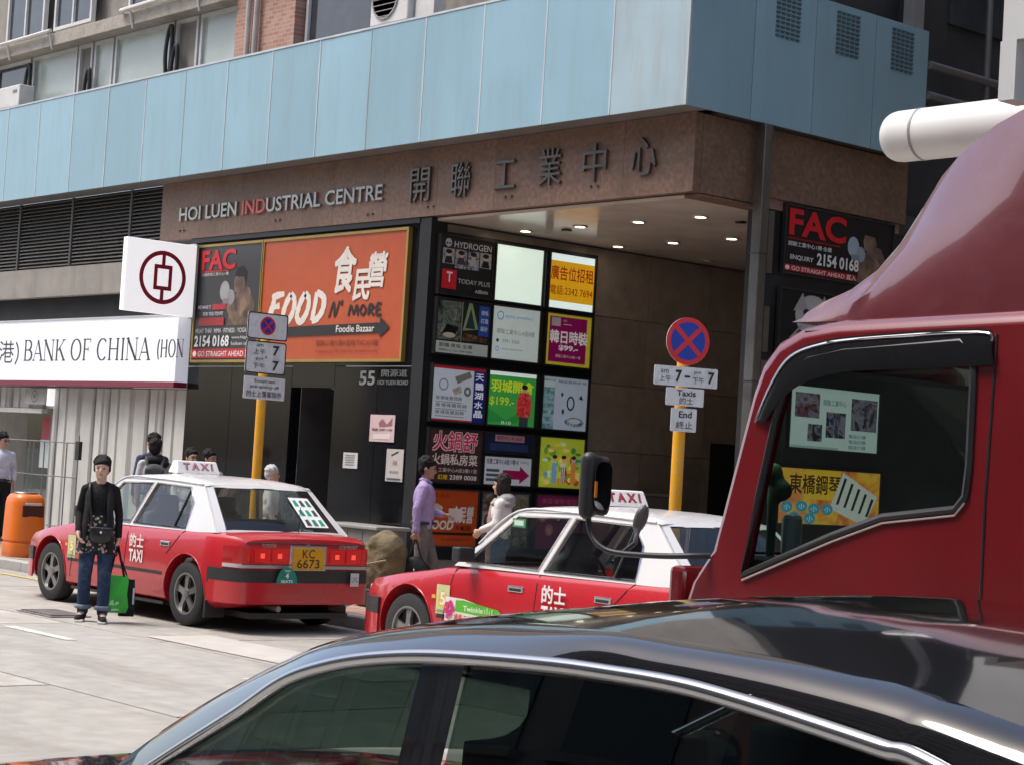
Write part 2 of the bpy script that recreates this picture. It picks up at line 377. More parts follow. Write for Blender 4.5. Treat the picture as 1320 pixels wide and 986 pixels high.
bx('canopy_soffit', mat('soffit_strip', (.20, .19, .18), .5), B, xs[-1], XC - .034, YC + .032, 16.02, ZB + .012, ZB + .05)
bx('canopy_side_core', dgrey, B, -16.3, XC - .034, 16.29, 19.9, ZB + .02, ZT - .02)
brown = mat('brown_granite', (.20, .122, .083), .45, var=.3, scale=16, stain=(.13, .082, .06), stain_amt=.8, stain_scale=2.4, orand=.08)
brown2 = brown
x = -27.5
while x < -15.7:
    b = min(x + 1.19, -15.62); bx('granite_panel', brown, B, x + .002, b - .002, 16.0, 16.12, 5.03, 5.955); x += 1.19
bx('beam_core', dgrey, B, -27.5, -15.66, 16.122, 16.5, 5.04, 5.95)
for i in range(4):
    bx('granite_panel', brown2, B, -15.76, -15.62, 16.125 + i * .95, 16.125 + i * .95 + .946, 5.03 if i == 0 else 5.14, 5.95)
# left part: louvres, concrete band, dark gap
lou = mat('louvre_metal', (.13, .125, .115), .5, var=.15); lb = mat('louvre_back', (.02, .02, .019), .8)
mb = MB()
for i in range(19):
    z = 4.78 + i * .062; mb.add([(-37, 16.02, z), (-27.54, 16.02, z), (-27.54, 16.09, z + .05), (-37, 16.09, z + .05), (-37, 16.02, z + .010), (-27.54, 16.02, z + .010), (-27.54, 16.09, z + .06), (-37, 16.09, z + .06)], [(0, 1, 2, 3), (7, 6, 5, 4), (0, 4, 5, 1), (1, 5, 6, 2), (3, 2, 6, 7)])
mb.build('louvre_slats', lou, B, kind='stuff')
for px in (25, 92, 167): X = at(px, 290, 1, 16.0)[0]; bx('louvre_mullion', dgrey, B, X - .03, X + .03, 16.0, 16.12, 4.76, 5.94)
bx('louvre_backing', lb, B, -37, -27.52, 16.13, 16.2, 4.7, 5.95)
conc = mat('beige_concrete', (.30, .28, .25), .8, var=.12, bump=.2, stain=(.17, .155, .14), stain_amt=.6, streak=1, stain_scale=2)
bx('lintel_band', conc, B, -37, -26.62, 15.98, 16.3, 4.24, 4.745)
bx('shop_fascia_shade', mat('recess_shade_black', (.012, .012, .012), .8), B, -37, -26.6, 16.14, 16.3, 3.75, 4.238)  # near-black box paints in the shade of the recess above the sign
# dark stone wall with the shop sign
blk = mat('black_granite', (.008, .008, .009), .07, var=.3, scale=30, spec=.3)
blk2 = mat('black_frame', (.013, .013, .014), .35)
for a, b in ((-26.55, -25.28), (-25.27, -23.66), (-22.58, -21.56), (-21.55, -20.72)):
    bx('stone_panel', blk, B, a, b, 16.115, 16.3, .12, 3.02)
    bx('stone_panel', blk, B, a, b, 16.115, 16.3, 3.03, 4.98)
bx('stone_panel', blk, B, -23.65, -22.59, 16.115, 16.3, 2.72, 4.98)
bx('corner_pier', blk2, B, -20.715, -20.47, 16.03, 16.31, .12, 5.02)
bx('sign_head', blk2, B, -26.55, -20.716, 16.02, 16.114, 4.955, 5.025)
bx('door_recess', mat('dark_lobby', (.02, .02, .022), .5), B, -23.9, -22.3, 17.2, 17.3, .12, 2.8)
dd = bx('lobby_door', glass('lobby_glass', (.25, .27, .28), 1.5), B, -23.62, -22.62, 16.9, 16.92, .14, 2.7)
bx('door_handle', mat('steel', (.5, .5, .49), .3, 1.), dd, -22.78, -22.75, 16.84, 16.89, .9, 1.5)
for q in (-23.66, -22.6): bx('door_jamb', dgrey, B, q, q + .02, 16.302, 17.2, .12, 2.75)
# passage
tile = mat('passage_tile', (.33, .28, .24), .3, var=.15, scale=5, bump=.05); tile2 = mat('passage_tile_dark', (.29, .245, .21), .3, var=.15, scale=5)
for r_ in range(5):
    for c in range(7):
        z0 = .12 + r_ * .97; y0 = 16.32 + c * 1.3
        bx('wall_tile', random.choice((tile, tile, tile2)), B, -20.72, -20.50 - (.0 if random.random() < .7 else .004), y0 + .004, y0 + 1.296, z0 + .004, z0 + .966)
bx('passage_wall_core', dgrey, B, -20.9, -20.73, 16.31, 26, .12, 5.3); bx('cornice', dgrey, B, -20.729, -20.44, 16.315, 25.4, 4.974, 4.979)
bx('passage_back_wall', mat('passage_back', (.08, .07, .062), .6), B, -20.7, -16.2, 25.4, 25.6, .12, 5)
bx('passage_doorway', mat('recess_shade_black', (.012, .012, .012)), B, -20.497, -20.49, 21.7, 22.6, .13, 2.3)  # flat near-black sheet paints the darkness of an unlit doorway
ceilm = mat('ceiling_panel', (.74, .66, .58), .18, var=.08, scale=1.5, spec=.6)
for i in range(4):
    for j in range(4): bx('ceiling_panel', ceilm, B, -20.47 + i * 1.15, -20.47 + (i + 1) * 1.15 - .004, 16.13 + j * 2.3, 16.13 + (j + 1) * 2.3 - .004, 4.98, 5.02)
bx('ceiling_edge', brown2, B, -15.868, -15.63, 16.13, 17.2, 4.985, 5.02)
bx('ceiling_slab', dgrey, B, -20.72, -15.8, 16.51, 25.6, 5.03, 5.3)
lampm = mat('downlight_lamp', (1, .9, .7), .5, var=0, emit=8, ecol=(1, .86, .62)); ringm = mat('downlight_ring', (.55, .5, .45), .3, .6)
lm = MB().lathe([(.001, -.004), (.07, -.004), (.07, -.002)], 16).mesh(); rm = MB().lathe([(.072, 0), (.072, -.012), (.10, -.012), (.105, 0)], 20).mesh()
for X in (-20.08, -18.98, -17.88, -16.78):
    for Y in (17.36, 19.12, 20.97, 22.8):
        o = link('downlight', rm, ringm, B); o.location = (X, Y, 4.978)
        if not (X < -20 and Y > 20.9):
            q = link('lamp', lm, lampm, o)
for X, Y in ((-19.4, 17.5), (-16.6, 17.9)):
    bx('sprinkler', blk2, B, X - .05, X + .05, Y - .05, Y + .05, 4.955, 4.979)
# right side block under the canopy side
bx('side_block', mat('side_block', (.028, .028, .029), .5, var=.2), B, -15.86, -15.74, 17.22, 25.5, .12, 5.02)
sst = mat('stainless', (.30, .29, .275), .35, 1., var=.12, scale=5)
bx('soffit_strip', mat('salmon_strip', (.30, .20, .16), .5), B, -15.78, -15.70, 17.08, 19.9, 5.022, 5.15)
bx('steel_post', sst, B, -15.50, -15.36, 16.9, 17.04, .12, 5.94, bevel=.01)
for z in (1.2, 2.9, 4.4): bx('post_band', mat('post_band', (.2, .2, .2), .3, 1.), B, -15.505, -15.355, 16.895, 17.045, z, z + .02)
for z0, z1 in ((4.25, 5.0), (3.3, 3.85), (2.2, 3.2), (1.2, 2.1)):
    bx('steel_jamb', sst, B, -15.74, -15.70, 17.42, 17.52, z0, z1); bx('jamb_black_strip', blk2, B, -15.738, -15.71, 17.53, 17.6, z0, z1)  # black strip beside each steel jamb
# ------------------------------------------------------------------ floors above the canopy
YU = 16.3
wallu = mat('grey_render', (.27, .25, .22), .8, var=.15, stain=(.14, .13, .12), stain_amt=.7, streak=1, stain_scale=2.5)
mosaic = mat('mosaic_tile', (.36, .33, .28), .6, var=.2, scale=30, stain=(.2, .17, .14), stain_amt=.8, stain_scale=3)
frm = mat('window_frame_white', (.62, .62, .60), .45, var=.1)
curt = mat('curtained_pane', (.50, .56, .50), .25, var=.08, scale=1.2, spec=.6)
dpane = mat('dark_pane', (.05, .055, .06), .08, var=.2, spec=.7)
bx('upper_wall', wallu, B, -37, -16.2, 16.55, 16.8, 7.3, 16)
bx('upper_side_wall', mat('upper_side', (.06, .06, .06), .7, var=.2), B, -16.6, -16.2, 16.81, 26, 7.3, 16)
bx('ledge', mosaic, B, -37, -25.9, 16.02, 16.54, 8.76, 8.99, bevel=.01)
def window(x0, x1, z0, z1, pane, nm=0):
    w = MB(); t = .06
    w.box(x0, x1, YU, YU + .09, z1 - t, z1); w.box(x0, x1, YU, YU + .09, z0, z0 + t); w.box(x0, x0 + t, YU + .001, YU + .089, z0 + t, z1 - t); w.box(x1 - t, x1, YU + .001, YU + .089, z0 + t, z1 - t)
    for i in range(nm): c = x0 + (x1 - x0) * (i + 1) / (nm + 1); w.box(c - .025, c + .025, YU + .002, YU + .088, z0 + t, z1 - t)
    o = w.build('window', frm, B); bx('pane', pane, o, x0 + t, x1 - t, YU + .05, YU + .06, z0 + t, z1 - t)
for a, b, p, nm in ((-36.5, -34.6, curt, 1), (-34.5, -33.1, dpane, 0), (-33.0, -31.32, curt, 0), (-31.25, -30.75, wallu, 0), (-30.68, -30.02, curt, 0), (-29.95, -28.02, curt, 0), (-27.95, -27.25, wallu, 0), (-27.18, -25.92, curt, 0)):
    window(a, b, 7.35, 8.75, p, nm)
for a, b, nm in ((-34.2, -32.7, 1), (-32.3, -30.9, 1), (-29.6, -27.2, 1), (-26.9, -24.5, 1)): window(a, b, 9.15, 10.6, dpane, nm)
window(-24.18, -21.6, 7.35, 10.4, dpane, 0)
bx('curtain', mat('dark_curtain', (.07, .07, .07), .8, var=.4, scale=9), B, -24.1, -21.7, 16.37, 16.40, 7.3, 10.4)
bm_ = mat('brick_pier', (.36, .19, .14), .8)
n = bm_.node_tree.nodes; l = bm_.node_tree.links; bt = n.new('ShaderNodeTexBrick'); tcb = n.new('ShaderNodeTexCoord')
mpb = n.new('ShaderNodeMapping'); mpb.inputs['Rotation'].default_value = (R(90), 0, 0); l.new(tcb.outputs['Object'], mpb.inputs[0]); l.new(mpb.outputs[0], bt.inputs['Vector'])
bt.inputs['Scale'].default_value = 1; bt.inputs['Brick Width'].default_value = .16; bt.inputs['Row Height'].default_value = .065; bt.inputs['Mortar Size'].default_value = .006
bt.inputs['Color1'].default_value = (.38, .18, .13, 1); bt.inputs['Color2'].default_value = (.46, .27, .2, 1); bt.inputs['Mortar'].default_value = (.42, .36, .31, 1); l.new(bt.outputs['Color'], n['Principled BSDF'].inputs['Base Color'])
bx('brick_pier', bm_, B, -25.88, -24.25, 16.15, 16.54, 7.3, 12)
pipem = mat('pipe_grey', (.42, .39, .36), .5, var=.15); pipew = mat('pipe_white', (.62, .6, .57), .45, var=.12)
for X in (-25.42, -25.2): MB().cyl((X, 16.08, 7.4), (X, 16.08, 12), .045, n=10).build('downpipe', pipem, B, 40)
MB().tube([(-29.2, 16.0, 9.0), (-29.2, 15.95, 9.02), (-24.0, 15.95, 9.1)], .04, 8).build('ledge_pipe', pipew, B, 40)
MB().tube([(-37, 15.95, 8.98), (-31.7, 15.95, 9.02)], .035, 8).build('ledge_pipe', pipew, B, 40)
for X in (-33.4, -31.75, -28.9, -26.8): MB().cyl((X, 15.96, 8.98), (X, 16.03, 8.7), .02, n=6).build('pipe_bracket', pipew, B, 40)
cab = mat('black_cable', (.02, .02, .02), .6)
for X, z in ((-33.0, 8.3), (-30.72, 7.95), (-28.0, 8.35), (-27.8, 8.0)):
    MB().tube(smoothpath([(X, 16.2, z - .6), (X - .03, 16.18, z - .2), (X - .02, 16.2, z + .15), (X + .08, 16.2, z + .3), (X + .12, 16.2, z), (X + .10, 16.2, z - .6)], 5), .035, 8).build('cable_loop', cab, B, 60)
def acunit(x0, x1, z0, z1, label):
    a = wempty('air_conditioner', ((x0 + x1) / 2, 15.95, z0), label=label, cat='air conditioner', group='air conditioners above the canopy')
    m = mat('ac_white', (.62, .61, .58), .5, var=.08); bx('casing', m, a, x0, x1, 15.8, 16.1, z0, z1, bevel=.02)
    r_ = (z1 - z0) * .4; c = (x0 + r_ * 1.15, 15.79, (z0 + z1) / 2)
    MB().lathe([(r_, 0), (r_, -.01), (r_ * .92, -.01), (r_ * .92, 0)], 24, c, 'y').build('fan_ring', mat('ac_grey', (.3, .3, .3), .5), a, 40)
    MB().lathe([(.001, .004), (r_ * .92, .004), (r_ * .92, .006)], 24, c, 'y').build('fan_opening', mat('ac_dark', (.05, .05, .05), .6), a)
    mb = MB()
    for k in range(7): zz = c[2] - r_ * .85 + k * r_ * .28; hw = math.sqrt(max(0, r_ * r_ - (zz - c[2]) ** 2)) * .97; mb.box(c[0] - hw, c[0] + hw, 15.778, 15.786, zz - .005, zz + .005)
    mb.build('fan_guard', mat('ac_grey', (.3, .3, .3)), a)
    MB().box(x1 - .25, x1 - .1, 15.792, 15.799, z1 - .14, z1 - .09).build('badge', mat('ac_badge', (.2, .2, .22)), a)
    for q in (x0 + .1, x1 - .15): bx('foot', mat('ac_grey', (.3, .3, .3)), a, q, q + .05, 15.82, 16.08, z0 - .12, z0)
acunit(-33.95, -32.45, 7.72, 8.12, 'white air conditioner on the canopy below the left curtained windows')
acunit(-21.85, -21.0, 7.72, 8.45, 'white air conditioner on the canopy beside the dark upper window')
bx('bracket_box', mat('ac_white', (.6, .6, .6)), B, -20.95, -20.55, 15.9, 16.1, 7.63, 8.4)
bx('riser_pipe', mat('grey_pipe_big', (.28, .28, .27), .6), B, -15.9, -15.72, 20.02, 20.22, 7.0, 15)
# neighbouring block across the alley
N = wempty('neighbouring_building', (-16, 26, 0), label='dark neighbouring block with pipe rails behind the canopy end', cat='building')
bx('wall', mat('dark_side_wall', (.045, .047, .05), .7, var=.25, scale=1.5), N, -17.5, -15.95, 20.3, 40, 0, 22)
bx('alley_end_wall', mat('dark_side_wall', (.045, .047, .05)), N, -15.94, 6, 39, 40, 0, 20)
for z in (7.19, 6.80): MB().cyl((-15.4, 19.96, z), (-15.4, 26, z), .055, n=10).build('pipe_rail', mat('rail_pipe', (.17, .17, .17), .45, .4), N, 40)
for y in (21.25, 24): MB().cyl((-15.44, y, 5.5), (-15.44, y, 12), .045, n=10).build('pipe_post', mat('rail_pipe', (.17, .17, .17)), N, 40)
for y in (21.0, 23.2): bx('wall_window', dpane, N, -15.948, -15.90, y, y + 1.3, 8.0, 10.0)

CB = wempty('unseen_shade_block', (0, 20, 0), label='unseen grey concrete block added across the side street to shade the canopy side', cat='building')  # unseen block, added to keep sky light off the canopy side
bx('wall', mat('corner_wall', (.20, .19, .18), .8, var=.2, scale=.5), CB, -8.6, 14, 15.8, 40, .13, 24)
for fl in range(6):
    for k in range(6): bx('window', dpane, CB, -8.66, -8.6, 17 + k * 3.4, 19 + k * 3.4, 4.4 + fl * 3.2, 6.2 + fl * 3.2); bx('window', dpane, CB, -7.6 + k * 3.4, -5.6 + k * 3.4, 15.74, 15.8, 4.4 + fl * 3.2, 6.2 + fl * 3.2)
# unseen block added across the street (behind the viewer): what the car paint and the window panes reflect
OB = wempty('unseen_opposite_block', (-15, -14, 0), label='unseen pale office block with dark windows, added across the street for reflections', cat='building')
bx('pavement_strip', conc, OB, -60, 30, -12, -4.05, -.02, .13); bx('facade', mat('opposite_wall', (.30, .28, .26), .8, var=.2, scale=.4), OB, -60, 30, -16, -12, .13, 23)
wmsh = MB().box(-1.1, 1.1, 0, .05, 0, 1.7).mesh(); smsh = MB().box(-1.25, 1.25, 0, .25, -.12, 0).mesh()
for fl in range(6):
    for k in range(28):
        o = link('window', wmsh, dpane, OB); o.location = (-58 + k * 3.2, -12, 4.6 + fl * 3.1); q = link('sill', smsh, wallu, o)
for k in range(14): o = bx('shopfront', mat('shopfront', (.06, .06, .07), .2, var=.6, scale=.3), OB, -59 + k * 6.4, -53.4 + k * 6.4, -12.0, -11.9, .2, 3.4)
# ------------------------------------------------------------------ lettering of the building
steel_l = mat('letter_steel', (.42, .42, .41), .32, .9, var=.15); steel_d = mat('letter_bronze', (.20, .185, .17), .35, .9, var=.2); redl = mat('letter_red', (.55, .16, .15), .5)
beam = Face((-27.5, 16.0, 5.03), (1, 0, 0), (0, 0, 1), 1, 1, B)
NAME = 'HOI LUEN INDUSTRIAL CENTRE'
v_, f_, a0, a1, b0, b1 = glyphs(NAME, .014); x0, x1 = -26.88 + 27.5, -21.53 + 27.5; sc = (x1 - x0) / (a1 - a0)
for i, ch in enumerate(NAME):
    if ch == ' ': continue
    r_ = glyphs(NAME[:i + 1], .014)[3]; g = glyphs(ch, .014); w = g[3] - g[2]
    beam.k = 0; beam.t(ch, x0 + (r_ - w - a0) * sc, .285, x0 + (r_ - a0) * sc, .50, None, .014, name='letter', depth=.035, m=redl if 9 <= i <= 11 else steel_l)
for ch, X, z in zip('開聯工業中心', (-20.70, -19.84, -18.95, -18.08, -17.27, -16.42), (5.46, 5.47, 5.47, 5.50, 5.49, 5.50)):
    g = glyphs(ch, .012); hw = .21; hh = .23 if ch != '工' else .18
    beam.k = 4; beam.t(ch, X - hw + 27.5, z - hh - 5.03, X + hw + 27.5, z + hh - 5.03, None, .012, name='letter', depth=.035, m=steel_d)
for X, z in ((-26.9, 5.16), (-24.2, 5.17), (-21.9, 5.12), (-20.55, 5.14), (-18.95, 5.17), (-17.35, 5.19)):
    for q in range(2): bx('beam_bracket', steel_d, B, X + q * .12, X + q * .12 + .03, 15.975, 15.999, z, z + .025)
wallf = Face((-22.6, 16.115, 2.6), (1, 0, 0), (0, 0, 1), 1, 1, B)
wallf.t('55', .62, .16, .98, .36, None, .02, name='letter', depth=.01, m=steel_l); wallf.t('開源道', 1.12, .28, 1.70, .38, None, .004, name='letter', depth=.008, m=steel_l); wallf.t('HOI YUEN ROAD', 1.05, .17, 1.73, .23, None, .01, name='letter', depth=.008, m=steel_l)
# ------------------------------------------------------------------ bank front
WHT = (.80, .80, .80); REDB = srgb('a01830'); BLK = (.02, .02, .02)
def serif(F, txt, x0, y0, x1, y1, col):
    k = .42
    st = lambda x, w=1: [[(x, 0, w), (x, 1, w)], [(x - .12, .015, .35), (x + .12, .015, .35)], [(x - .12, .985, .35), (x + .12, .985, .35)]]
    arc = lambda a, b, cx, cy, rx, ry, w0=.35: [(cx + rx * math.cos(R(t)), cy + ry * math.sin(R(t)), w0 + (1.05 - w0) * abs(math.cos(R(t)))) for t in [a + (b - a) * i / 12 for i in range(13)]]
    G = {'B': (.86, st(.2) + [arc(90, -90, .46, .755, .24, .23), arc(90, -90, .48, .265, .3, .25), [(.2, .985, .35), (.46, .985, .35)], [(.2, .52, .35), (.48, .52, .35)], [(.2, .015, .35), (.48, .015, .35)]]),
         'A': (.92, [[(.1, 0, .4), (.46, 1, .4)], [(.44, 1, 1.05), (.82, 0, 1.05)], [(.22, .34, .35), (.68, .34, .35)], [(.0, .015, .35), (.22, .015, .35)], [(.66, .015, .35), (.95, .015, .35)]]),
         'N': (1.0, st(.16, .45) + st(.84, .45) + [[(.14, 1, 1.05), (.84, 0, 1.05)]]),
         'K': (.92, st(.2) + [[(.78, .985, .4), (.28, .46, .4)], [(.42, .6, 1), (.84, .02, 1)], [(.68, .015, .35), (.96, .015, .35)], [(.64, .985, .35), (.9, .985, .35)]]),
         'O': (1.0, [arc(0, 180, .5, .5, .38, .49), arc(180, 360, .5, .5, .38, .49)]), 'C': (.9, [arc(45, 315, .5, .5, .38, .49)]),
         'F': (.76, st(.2) + [[(.2, .985, .35), (.7, .985, .35)], [(.2, .52, .35), (.52, .52, .35)], [(.69, 1, .45), (.69, .8, .3)], [(.52, .62, .4), (.52, .42, .4)]]),
         'H': (1.0, st(.2) + st(.8) + [[(.2, .52, .35), (.8, .52, .35)]]), 'I': (.42, st(.21)), ' ': (.4, []),
         '(': (.4, [arc(130, 230, .62, .45, .5, .75)]), ')': (.4, [arc(50, -50, -.22, .45, .5, .75)])}
    tot = sum(G[c][0] for c in txt); x = 0; sx = (x1 - x0) / tot
    for c in txt:
        w, ls = G[c]
        if ls: F.k = 1; F.strokes([[(x0 + (x + p[0]) * sx, y0 + p[1] * (y1 - y0), p[2]) for p in l_] for l_ in ls], .16 * (y1 - y0) * F.h * .9, col)
        x += w
bk = wempty('bank_sign', (-31, 15.95, 2.68), label='long white bank fascia sign with red base strip above the folding gate', cat='sign')
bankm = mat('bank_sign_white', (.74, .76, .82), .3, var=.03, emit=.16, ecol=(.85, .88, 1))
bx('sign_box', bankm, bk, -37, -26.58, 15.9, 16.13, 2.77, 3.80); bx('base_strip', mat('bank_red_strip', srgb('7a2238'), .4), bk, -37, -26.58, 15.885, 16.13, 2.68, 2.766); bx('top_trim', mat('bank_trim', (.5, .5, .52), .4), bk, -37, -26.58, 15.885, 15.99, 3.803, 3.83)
bf = Face((-37, 15.9, 2.77), (1, 0, 0), (0, 0, 1), 1, 1, bk); bxp = lambda px: at(px, 455, 1, 15.9)[0] + 37
bf.t('香港', bxp(-22), .30, bxp(18), .70, BLK, .0); serif(bf, ')', bxp(18), .32, bxp(26), .66, BLK)
serif(bf, 'BANK OF CHINA', bxp(30), .34, bxp(194), .70, BLK); serif(bf, '(HON', bxp(202), .38, bxp(237), .66, BLK)
lg = wempty('bank_projecting_sign', (-26.3, 15.4, 3.76), label='white square projecting sign with dark red coin emblem above the bank fascia', cat='sign')
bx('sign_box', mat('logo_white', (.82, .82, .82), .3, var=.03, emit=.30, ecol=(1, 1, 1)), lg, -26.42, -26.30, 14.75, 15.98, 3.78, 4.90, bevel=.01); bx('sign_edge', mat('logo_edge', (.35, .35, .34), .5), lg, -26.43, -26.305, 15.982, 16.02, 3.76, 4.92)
F = Face((-26.3, 14.75, 3.78), (0, 1, 0), (0, 0, 1), 1.23, 1.12, lg); boc = srgb('94142c')
F.ring(.53, .5, .335, .37, .055, boc, name='emblem_ring')
for q in ((.505, .66, .555, .86), (.505, .14, .555, .34)): F.r(*q, boc, name='emblem_bar')
F.k = 6
for q in ((.40, .62, .66, .675), (.40, .325, .66, .38), (.40, .38, .45, .62), (.61, .38, .66, .62)): F.r(*q, boc, name='emblem_square'); F.k -= 1
# folding gate
gt = wempty('folding_gate', (-30, 16.2, .13), label='cream folding metal gate of vertical leaves under the bank sign', cat='gate')
gm = [mat('gate_cream_%d' % i, c, .5, var=.06, stain=(.36, .35, .30), stain_amt=.4, streak=1, stain_scale=4) for i, c in enumerate(((.62, .62, .58), (.56, .56, .52), (.66, .66, .62)))]; gdark = mat('gate_gap', (.12, .115, .10), .7)
bx('gate_backing', gdark, gt, -31.2, -26.6, 16.27, 16.3, .13, 2.68); bx('gate_backing', gdark, gt, -37, -31.21, 16.27, 16.3, 2.30, 2.68)
x = -26.62; i = 0
while x > -36.5:
    w = (.36, .40, .13)[i % 3]; z0 = .14 if x - w > -31.35 else 2.3; sk = (.05 if i % 2 else 0)
    a, b = x - w + .02, x - .02
    MB().loft([[(a, 16.2 + sk, z), (a + .02, 16.17 + sk, z), (b - .02, 16.19 - sk * .4, z), (b, 16.22 - sk * .4, z), (b, 16.25, z), (a, 16.25, z)] for z in (z0, 2.66)]).build('gate_leaf', gm[i % 3], gt); x -= w; i += 1
bx('door_header', gm[2], gt, -37, -31.36, 16.12, 16.24, 2.21, 2.29)
bx('lobby_back_wall', mat('bank_lobby', (.33, .32, .29), .7, var=.15), B, -37, -31.0, 17.6, 17.7, .12, 2.9); bx('lobby_side', mat('bank_lobby_side', (.24, .23, .21), .7), B, -31.35, -31.25, 16.31, 17.6, .12, 2.7); bx('lobby_ceiling', mat('bank_ceiling', (.5, .5, .48), .7), B, -37, -31.36, 16.31, 17.6, 2.6, 2.65)
gd = bx('glass_door', glass('door_glass', (.6, .65, .62), 1.5), B, -32.6, -31.4, 16.5, 16.515, .14, 2.2); bx('poster', pm((.5, .05, .08)), gd, -32.0, -31.6, 16.48, 16.49, 1.72, 2.15); bx('poster', pm((.55, .62, .62)), gd, -31.98, -31.5, 16.46, 16.47, 1.25, 1.75)
bx('lobby_notice', pm((.45, .42, .36)), B, -33.6, -32.95, 17.55, 17.58, 1.4, 1.95)
for q in (-33.6, -33.2): bx('notice_edge', pm((.3, .15, .1)), B, q + .05, q + .35, 17.53, 17.54, 1.6, 1.64)
cs = wempty('gate_lamp_box', (-31.4, 16.0, 2.25), label='small square grey lamp box hanging under the bank sign', cat='lamp box')
bx('box', mat('lampbox_grey', (.40, .40, .38), .5), cs, -31.9, -31.15, 16.05, 16.15, 2.36, 2.64); bx('tube', mat('lampbox_white', (.8, .8, .8), .4, emit=.5), cs, -31.0, -30.9, 16.02, 16.12, 2.34, 2.64)
F = Face((-31.9, 16.05, 2.36), (1, 0, 0), (0, 0, 1), .75, .28, cs); F.ring(.5, .5, .15, .4, .03, (.15, .15, .15)); F.e(.5, .5, .06, .15, (.15, .15, .15))
# steel railing of the opened gate
rg = wempty('steel_barrier', (-29.8, 15.3, .13), label='thin steel rail barrier standing before the bank gate', cat='barrier'); rlm = mat('barrier_steel', (.20, .20, .195), .45, .3)
for z in (1.72, 1.16, .35): MB().cyl((-31.6, 15.3, z), (-28.4, 15.3, z), .010, n=8).build('rail', rlm, rg, 40)
for X in (-31.6, -30.1, -29.95, -29.2, -28.4): MB().cyl((X, 15.3, .13), (X, 15.3, 1.74 if X != -28.4 else 1.85), .011, n=8).build('post', rlm, rg, 40)
for X in (-29.57, -28.8): MB().cyl((X, 15.3, .35), (X, 15.3, 1.72), .012, n=6).build('baluster', rlm, rg, 40)
bx('hinge_block', blk2, rg, -28.46, -28.34, 15.27, 15.33, 1.45, 1.75)
# ------------------------------------------------------------------ illuminated signs on the dark wall
GOLD = mat('gold_frame', (.42, .29, .08), .4, .4, var=.1)
def board(name, label, O, U, w, h, bg, lit=0., frame=None, fw=.04, depth=.06, cat='sign', group=None):
    """a framed flat sign; face on O + u*w*U + v*h*Z"""
    U = Vector(U); V = Vector((0, 0, 1)); Nn = U.cross(V); O = Vector(O)
    e = wempty(name, O + U * (w / 2), label=label, cat=cat, group=group)
    MB().obox(O - Nn * depth, U * w, V * h, Nn * (depth - .001)).build('panel', pm(bg, lit, .35), e)
    if frame:
        m = MB(); d = Nn * (depth + .018); o = O - Nn * depth
        m.obox(o - U * fw - V * fw, U * (w + 2 * fw), V * fw, d); m.obox(o - U * fw + V * h, U * (w + 2 * fw), V * fw, d); m.obox(o - U * fw, U * fw, V * h, d * .99); m.obox(o + U * w, U * fw, V * h, d * .99); m.build('frame', frame, e)
    return Face(O, U, V, w, h, e, lit, .35)
RED = srgb('c81e28'); ORG = srgb('b4522c'); DK = srgb('26282c'); GRY = srgb('8f8f8f'); YEL = srgb('e8c020')
def boxer(F, x, y, s, skin, glove, dark):
    """printed boxer in guard, head in profile"""
    k = F.h / F.w * s
    sm_ = photo_mat(('3c322b', '64534a', '857060'), 2.6, .03)
    F.poly([(x - .20 * k, y), (x + .55 * k, y), (x + .62 * k, y + .35 * s), (x + .42 * k, y + .62 * s), (x + .2 * k, y + .66 * s), (x + .02 * k, y + .52 * s), (x - .12 * k, y + .3 * s)], None, m=sm_)
    F.poly([(x - .02 * k, y + .55 * s), (x - .06 * k, y + .70 * s), (x - .01 * k, y + .86 * s), (x + .14 * k, y + .92 * s), (x + .28 * k, y + .84 * s), (x + .29 * k, y + .66 * s), (x + .2 * k, y + .55 * s)], None, m=sm_)
    F.poly([(x - .03 * k, y + .82 * s), (x + .02 * k, y + .96 * s), (x + .2 * k, y + .99 * s), (x + .33 * k, y + .88 * s), (x + .3 * k, y + .7 * s), (x + .24 * k, y + .8 * s)], dark)
    F.strokes([[(x + .35 * k, y + .4 * s), (x + .05 * k, y + .12 * s), (x - .25 * k, y + .42 * s)]], .16 * s * F.h, None, name='print_block', m=photo_mat(('44382f', '76624f', '907864'), 3, .03))
    F.e(x - .32 * k, y + .58 * s, .15 * k, .17 * s, glove); F.e(x - .12 * k, y + .47 * s, .12 * k, .13 * s, tuple(c * .8 for c in glove)); F.r(x - .36 * k, y + .36 * s, x - .16 * k, y + .45 * s, tuple(c * .6 for c in glove))
F = board('gym_sign', 'dark gym sign with red lettering and a boxer, left of the orange food sign', (-26.36, 16.06, 3.12), (1, 0, 0), 1.80, 1.76, srgb('3a3b3d'), .02, GOLD)
boxer(F, .62, .30, .52, srgb('6d6058'), srgb('9a9a9c'), srgb('1c1a1a'))
F.t('FAC', .06, .79, .60, .97, RED, .03); F.t('九龍觀塘工業中心1樓', .07, .74, .50, .77, (.6, .6, .6)); F.r(.06, .775, .5, .785, RED)
F.r(.28, .44, .5, .49, srgb('a8303a')); F.t('WE MAKE IT', .05, .45, .26, .48, (.7, .7, .7), .01); F.t('FOR YOU TO FIT', .14, .39, .46, .42, (.7, .7, .7), .01); F.r(.08, .30, .48, .37, srgb('a02a34'))
F.t('MUAY THAI · MMA · FITNESS · YOGA · RUN', .04, .235, .98, .275, (.6, .6, .6), .01); F.t('2154 0168', .03, .115, .58, .215, (.72, .72, .72), .03); F.t('www.hkgym.hk', .62, .175, .97, .205, (.6, .6, .6), .01); F.t('hoiluen centre', .62, .125, .97, .155, (.6, .6, .6), .01)
F.r(.0, .015, 1, .095, srgb('b8202c')); F.t('● GO STRAIGHT AHEAD 直入', .02, .025, .98, .085, (.75, .72, .7), .015)
